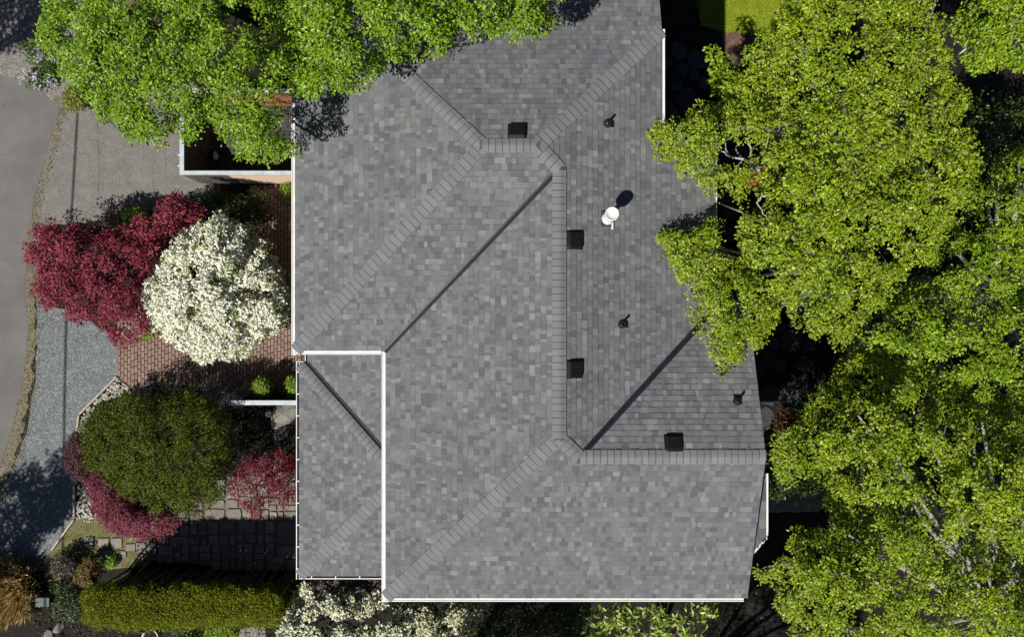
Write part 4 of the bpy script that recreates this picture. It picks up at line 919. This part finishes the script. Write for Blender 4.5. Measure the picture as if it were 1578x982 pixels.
plant('evergreen_shrub', 'little green plant in the corner by the peach wall', 'shrub', [(434, 285), (450, 285), (450, 305), (436, 308)], .3, .7, .3, 30, 22, .12, .06, OAKG, group='green shrubs beside the courtyard', rt=.02, nl=2, twigs=8, depth=.1, lobe=.3, lobeh=.1, ragged=3)
LG = [((.16, .17, .175), 4), ((.10, .11, .12), 4), ((.22, .22, .23), 1)]
plant('lavender', 'grey leaved shrub in the shade above the white fence cap', 'shrub', [(305, 596), (340, 582), (380, 590), (396, 612), (380, 626), (330, 624)], .3, .8, .5, 190, 24, .13, .06, LG, mat='dryleaf', rt=.03, nl=4, twigs=20, depth=.12, lobe=.5, lobeh=.15, ragged=5, aspect=.3)
plant('lilac', 'lilac bush with pale mauve flowers at the road corner under the maple', 'shrub', [(36, 70), (60, 62), (84, 80), (96, 108), (94, 128), (66, 132), (44, 122), (60, 98), (48, 84)], 1.4, 2.3, .7, 130, 22, .17, .08, [((.05, .10, .012), 4), ((.08, .13, .02), 3)], rt=.04, nl=5, twigs=30, depth=.25, lobe=.5, lobeh=.3, ragged=5, base=(90, 95))
lil = [o for o in bpy.data.objects if o.name == 'lilac'][0]
Cl = np.array([P(random.gauss(*random.choice(((52, 8), (72, 12)))), random.choice((84, 108, 118, 122)) + random.gauss(0, 7), 2.2 + random.uniform(-.2, .2)) for _ in range(18)], float)
place('blossom', leaves_on(Cl, 20, .09, .05, [((.50, .44, .60), 3), ((.62, .56, .68), 2)], .8, .9, .8, .1, 'blossom'), M['petal'], lil)
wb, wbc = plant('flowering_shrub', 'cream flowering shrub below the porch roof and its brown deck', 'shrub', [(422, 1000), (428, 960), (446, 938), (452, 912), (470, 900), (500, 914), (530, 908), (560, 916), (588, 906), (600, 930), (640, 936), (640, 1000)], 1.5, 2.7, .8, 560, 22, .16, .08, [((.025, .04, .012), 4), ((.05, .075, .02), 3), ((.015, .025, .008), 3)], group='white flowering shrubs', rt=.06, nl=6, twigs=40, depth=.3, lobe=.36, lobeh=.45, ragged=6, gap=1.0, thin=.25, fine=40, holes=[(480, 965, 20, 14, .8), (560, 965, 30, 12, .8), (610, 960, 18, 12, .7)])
blossom(wb, wbc, 30, .075, [((.70, .71, .54), 5), ((.78, .78, .66), 4), ((.50, .56, .25), 2)], .85, .10, .10)
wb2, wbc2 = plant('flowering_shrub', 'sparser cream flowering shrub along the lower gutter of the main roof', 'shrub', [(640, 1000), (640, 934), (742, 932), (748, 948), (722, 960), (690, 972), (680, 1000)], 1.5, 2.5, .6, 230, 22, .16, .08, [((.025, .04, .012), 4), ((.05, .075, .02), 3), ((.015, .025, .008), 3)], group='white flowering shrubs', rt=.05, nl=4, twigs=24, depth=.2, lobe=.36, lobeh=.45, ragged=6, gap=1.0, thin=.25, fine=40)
blossom(wb2, wbc2, 28, .072, [((.64, .66, .44), 5), ((.72, .72, .56), 3), ((.42, .48, .2), 3)], .8, .12, .13)
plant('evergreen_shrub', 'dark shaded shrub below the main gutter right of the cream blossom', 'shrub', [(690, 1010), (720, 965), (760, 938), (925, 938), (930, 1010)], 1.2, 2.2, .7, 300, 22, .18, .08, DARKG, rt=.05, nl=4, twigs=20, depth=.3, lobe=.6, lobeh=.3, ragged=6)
# rhododendron with big glossy leaves: the largest leaves are parts
rt_ = empty('rhododendron', P(1010, 990, ZG), 'glossy large leaved shrub below the lower gutter near the oak', 'shrub')
RO = [(905, 1010), (912, 965), (928, 940), (960, 926), (1010, 928), (1060, 926), (1100, 930), (1116, 950), (1092, 966), (1080, 1010)]
C, near, L3 = crown(RO, 2.6, 3.6, .8, 190, depth=.35, lobe=.5, lobeh=.4, ragged=5, gap=.8)
skeleton(rt_, P(1010, 990, ZG), C, near, L3, M['bark'], .06, .3, 7, 60, .012)
RP = [((.14, .22, .014), 4), ((.19, .27, .022), 4), ((.08, .14, .012), 3), ((.30, .33, .09), 1)]
lm = []
for k in range(16):
    m1 = leaf_mesh('leaf', np.zeros((1, 3)), np.array([[1., 0, 0]]), np.array([[0, 0, 1.]]), np.array([random.uniform(.16, .24)]), np.array([.075]), pal_cols(1, RP)); m1.materials.append(M['darkleaf']); lm.append(m1)
top = C[np.argsort(-C[:, 2])]; k = 0
for c_ in top[:38]:
    a0 = random.uniform(0, 6)
    for j in range(7):
        o = place('leaf', lm[random.randrange(16)], None, rt_, tuple(c_ + RNG.normal(0, .03, 3))); o.rotation_euler = (random.gauss(0, .3), random.gauss(.15, .3), a0 + j * .9 + random.gauss(0, .15)); k += 1
tag(place('foliage', leaves_on(top[38:110], 7, .14, .19, RP, .38, .8, .6, .1, 'foliage'), M['darkleaf'], rt_), kind='stuff')

# low plants along the lower edge
LOW = [('dark green low plant below the hedge beside the planter', [(258, 962), (300, 960), (314, 975), (300, 1000), (262, 1000)], DARKG),
       ('mixed green low plant below the hedge near the grey slab', [(318, 962), (366, 964), (368, 985), (330, 1000), (312, 985)], OAKG),
       ('very dark leafy plant between the hedge end and the utility box', [(84, 905), (118, 900), (126, 940), (112, 962), (86, 950)], DARKG),
       ('brown twiggy shrub in the shade above the olive one', [(80, 868), (96, 854), (116, 862), (114, 884), (94, 892)], [((.06, .05, .035), 4), ((.03, .028, .02), 3), ((.13, .12, .09), 1)])]
for lb, o, pl_ in LOW:
    plant('low_plant', lb, 'plant', o, .25, .8, .4, 120, 22, .13, .06, pl_, group='low plants near the hedge', rt=.025, nl=3, twigs=16, depth=.12, lobe=.4, lobeh=.15, ragged=5)
plant('low_plant', 'small orange and olive conifer at the corner of the hedge', 'plant', [(116, 884), (126, 868), (142, 858), (148, 872), (142, 890), (132, 908), (118, 904)], .3, .8, .4, 150, 24, .10, .05, [((.16, .11, .02), 4), ((.12, .11, .02), 3), ((.22, .13, .04), 2)], group='low plants near the hedge', rt=.025, nl=3, twigs=12, depth=.08, lobe=.3, lobeh=.12, ragged=3, gap=.2)
plant('low_plant', 'bright green tuft among the stepping stones', 'plant', [(162, 862), (168, 858), (180, 862), (172, 876), (163, 876)], .1, .4, .2, 26, 22, .08, .05, LIME, group='low plants near the hedge', rt=.012, nl=2, twigs=6, depth=.05, lobe=.2, lobeh=.05, ragged=2)
def blades(name, label, cat, outline, n, h, pal, lean, group=None, width=.016, zb=0.0, mat='dryleaf'):
    b = P(*mid_px(outline)); t = empty(name, b, label, cat, group); xs = [p[0] for p in outline]; ys = [p[1] for p in outline]
    px = RNG.uniform(min(xs), max(xs), n * 3); py = RNG.uniform(min(ys), max(ys), n * 3); k = in_poly(px, py, outline); px, py = px[k][:n], py[k][:n]
    C = np.array([P(x, y, zb) for x, y in zip(px, py)], float); C[:, 2] = zb + RNG.uniform(0, h * .7, len(C))
    c0 = np.array([b.x, b.y, -.6 * h]); D = unit(unit(C - c0) * lean + RNG.normal(0, .25, C.shape) + np.array([0, 0, .35])); Nn = unit(np.cross(D, RNG.normal(0, 1, C.shape)))
    place('blades', leaf_mesh('blades', C, D, Nn, h * RNG.uniform(.35, .8, len(C)), np.full(len(C), width) * RNG.uniform(.7, 1.6, len(C)), pal_cols(len(C), pal)), M[mat], t); return t
TAW = [((.60, .47, .22), 4), ((.46, .35, .15), 4), ((.72, .63, .42), 3), ((.16, .14, .05), 2)]
blades('ornamental_grass', 'big tawny ornamental grass clump at the photo edge beside the utility box', 'grass', [(-40, 900), (-10, 866), (30, 862), (54, 880), (62, 910), (50, 940), (10, 952), (-30, 945)], 3800, .75, TAW, .9, None, .03)
blades('fern', 'dry grey-green fern clump between the dark dome and the boulders', 'fern', [(342, 660), (364, 652), (382, 668), (378, 695), (352, 706), (340, 690)], 420, .45, [((.16, .15, .10), 3), ((.10, .10, .06), 3), ((.26, .25, .2), 1)], 1.2)
# grass blades on the lawn
n = 9000; px = RNG.uniform(1060, 1260, n); py = RNG.uniform(-40, 54, n); k = in_poly(px, py, [(1060, -60), (1290, -60), (1260, 40), (1190, 52), (1120, 50), (1080, 40)]); C = np.array([P(x, y, ZG + .012) for x, y in zip(px[k], py[k])], float)
az = RNG.uniform(0, 6.28, len(C)); D = unit(np.stack([np.cos(az) * .7, np.sin(az) * .7, np.full(len(C), .8)], 1)); Nn = unit(np.cross(D, np.stack([-np.sin(az), np.cos(az), np.zeros(len(C))], 1)))
Nn *= np.sign(Nn[:, 2:3]); o = place('grass', leaf_mesh('grass', C, D, Nn, RNG.uniform(.05, .11, len(C)), np.full(len(C), .02), pal_cols(len(C), [((.25, .33, .008), 4), ((.30, .36, .015), 3), ((.18, .25, .008), 2)])), M['leaf']); tag(o, kind='stuff')
# moss and weeds along the road edge
vp = [(99, 165), (84, 230), (60, 310), (50, 400), (56, 500), (48, 600), (27, 700), (4, 775)]; n = 2600
t_ = RNG.uniform(0, len(vp) - 1.001, n); k = t_.astype(int); f_ = t_ - k; va = np.array(vp, float); q = va[k] * (1 - f_)[:, None] + va[k + 1] * f_[:, None]; q[:, 0] += RNG.normal(0, 4.0 + 3.0 * (k > 3), n)
C = np.array([P(x, y, .02) for x, y in q], float); az = RNG.uniform(0, 6.28, n); D = unit(np.stack([np.cos(az), np.sin(az), np.full(n, .35)], 1)); Nn = unit(np.array([0, 0, 1.0]) + RNG.normal(0, .3, (n, 3)))
o = place('verge_weeds', leaf_mesh('verge_weeds', C, D, Nn, RNG.uniform(.02, .07, n), RNG.uniform(.012, .03, n), pal_cols(n, [((.12, .13, .03), 3), ((.24, .19, .09), 3), ((.17, .11, .06), 3), ((.09, .10, .03), 1)])), M['dryleaf']); tag(o, kind='stuff')
# dark leafy ground cover in the planted borders
gc = []
for poly, n_ in (([(50, 930), (130, 952), (200, 968), (440, 966), (446, 1000), (50, 1000)], 2600), ([(300, 610), (455, 628), (455, 720), (360, 735), (340, 700)], 1500), ([(62, 350), (250, 330), (420, 300), (440, 350), (300, 420), (220, 520), (120, 480)], 1200), ([(20, 850), (120, 860), (130, 950), (60, 940)], 1200), ([(900, 930), (1220, 800), (1220, 1000), (900, 1000)], 1600)):
    x_ = RNG.uniform(min(p[0] for p in poly), max(p[0] for p in poly), n_); y_ = RNG.uniform(min(p[1] for p in poly), max(p[1] for p in poly), n_); k_ = in_poly(x_, y_, poly)
    gc += [tuple(P(x, y, (ZG if x > 850 else 0) + random.uniform(.02, .10))) for x, y in zip(x_[k_], y_[k_])]
C = np.array(gc); n = len(C); az = RNG.uniform(0, 6.28, n); D = unit(np.stack([np.cos(az), np.sin(az), RNG.normal(.1, .3, n)], 1)); Nn = unit(np.array([0, 0, 1.0]) + RNG.normal(0, .45, (n, 3)))
o = place('ground_cover', leaf_mesh('ground_cover', C, D, Nn, RNG.uniform(.04, .12, n), RNG.uniform(.02, .05, n), pal_cols(n, [((.03, .045, .015), 5), ((.05, .04, .028), 4), ((.09, .075, .05), 2), ((.14, .13, .11), 1)])), M['dryleaf']); tag(o, kind='stuff')
n = 1800; px = RNG.uniform(70, 240, n); py = RNG.uniform(795, 885, n); k = in_poly(px, py, [(117, 795), (150, 795), (240, 830), (230, 870), (150, 880), (80, 885), (85, 850)]); C = np.array([P(x, y, .02) for x, y in zip(px[k], py[k])], float); n = len(C)
az = RNG.uniform(0, 6.28, n); D = unit(np.stack([np.cos(az), np.sin(az), np.full(n, .4)], 1)); Nn = unit(np.array([0, 0, 1.0]) + RNG.normal(0, .35, (n, 3)))
o = place('moss', leaf_mesh('moss', C, D, Nn, RNG.uniform(.02, .06, n), RNG.uniform(.015, .03, n), pal_cols(n, [((.17, .17, .04), 4), ((.26, .22, .10), 3), ((.11, .13, .03), 3)])), M['dryleaf']); tag(o, kind='stuff')
# fallen leaves and twigs on the hard surfaces
n = 900; px = RNG.uniform(-5, 455, n); py = RNG.uniform(60, 880, n); C = np.array([P(x, y, .03) for x, y in zip(px, py)], float); az = RNG.uniform(0, 6.28, n)
D = np.stack([np.cos(az), np.sin(az), np.zeros(n)], 1); Nn = unit(np.array([0, 0, 1.0]) + RNG.normal(0, .2, (n, 3)))
o = place('leaf_litter', leaf_mesh('leaf_litter', C, D, Nn, RNG.uniform(.03, .07, n), RNG.uniform(.015, .03, n), pal_cols(n, [((.30, .22, .12), 3), ((.20, .13, .06), 3), ((.4, .36, .25), 1)])), M['dryleaf']); tag(o, kind='stuff')
# neighbouring trees that stand outside the frame and shade its borders
for lb, cx, cy_, r, zl, zh, nn in (('neighbouring tree beyond the road shading the gravel end', -20.35, -10.75, 1.45, 6.0, 8.0, 520), ('neighbouring tree beyond the road shading its upper end', -20.9, 6.5, 1.5, 6.0, 8.0, 420), ('neighbouring tree below the house shading the border under the gutter', -1.3, -11.3, 1.8, 5.0, 6.6, 620), ('neighbouring tree below the oak shading the ground by the bay', 5.4, -15.2, 3.1, 7.0, 9.0, 1900)):
    zm = (zl + zh) / 2; o = [PX(cx + r * math.cos(k * .628) * random.uniform(.75, 1.2), cy_ + r * math.sin(k * .628) * random.uniform(.75, 1.2), zm) for k in range(10)]
    q = PX(cx, cy_, ZG if cx > 1 else 0); plant('neighbour_tree', lb, 'tree', o, zl, zh, 1.2, nn, 24, .22, .11, MAPLE, base=q, group='neighbouring trees', rt=.16, nl=7, twigs=50, depth=.6, lobe=.8, lobeh=.6, ragged=8)

# ------------------------------------------------------------------ shingles: the 300 that show largest are parts, the rest one field per roof
tx_ = np.array([t[2] for t in tabs]); ty_ = np.array([t[3] for t in tabs]); cov = np.zeros(len(tabs), bool)
for c_ in COVER: cov |= in_poly(tx_, ty_, c_)
vis_ = np.array([t[0] for t in tabs]) * np.where(cov, .01, 1)
order = np.argsort(-vis_); chosen = set(int(k) for k in order[:300])
fields = {'u': MB(), 'l': MB()}
for i, (vis, key, px, py, tf) in enumerate(tabs):
    mb = MB() if i in chosen else fields[key]
    for faces, col in tf:
        for f in faces: mb.poly(f, col)
    if i in chosen: mb.build('shingle', M['shingle'], roofs[key])
for key in fields: tag(fields[key].build('shingle_field', M['shingle'], roofs[key]), kind='stuff')
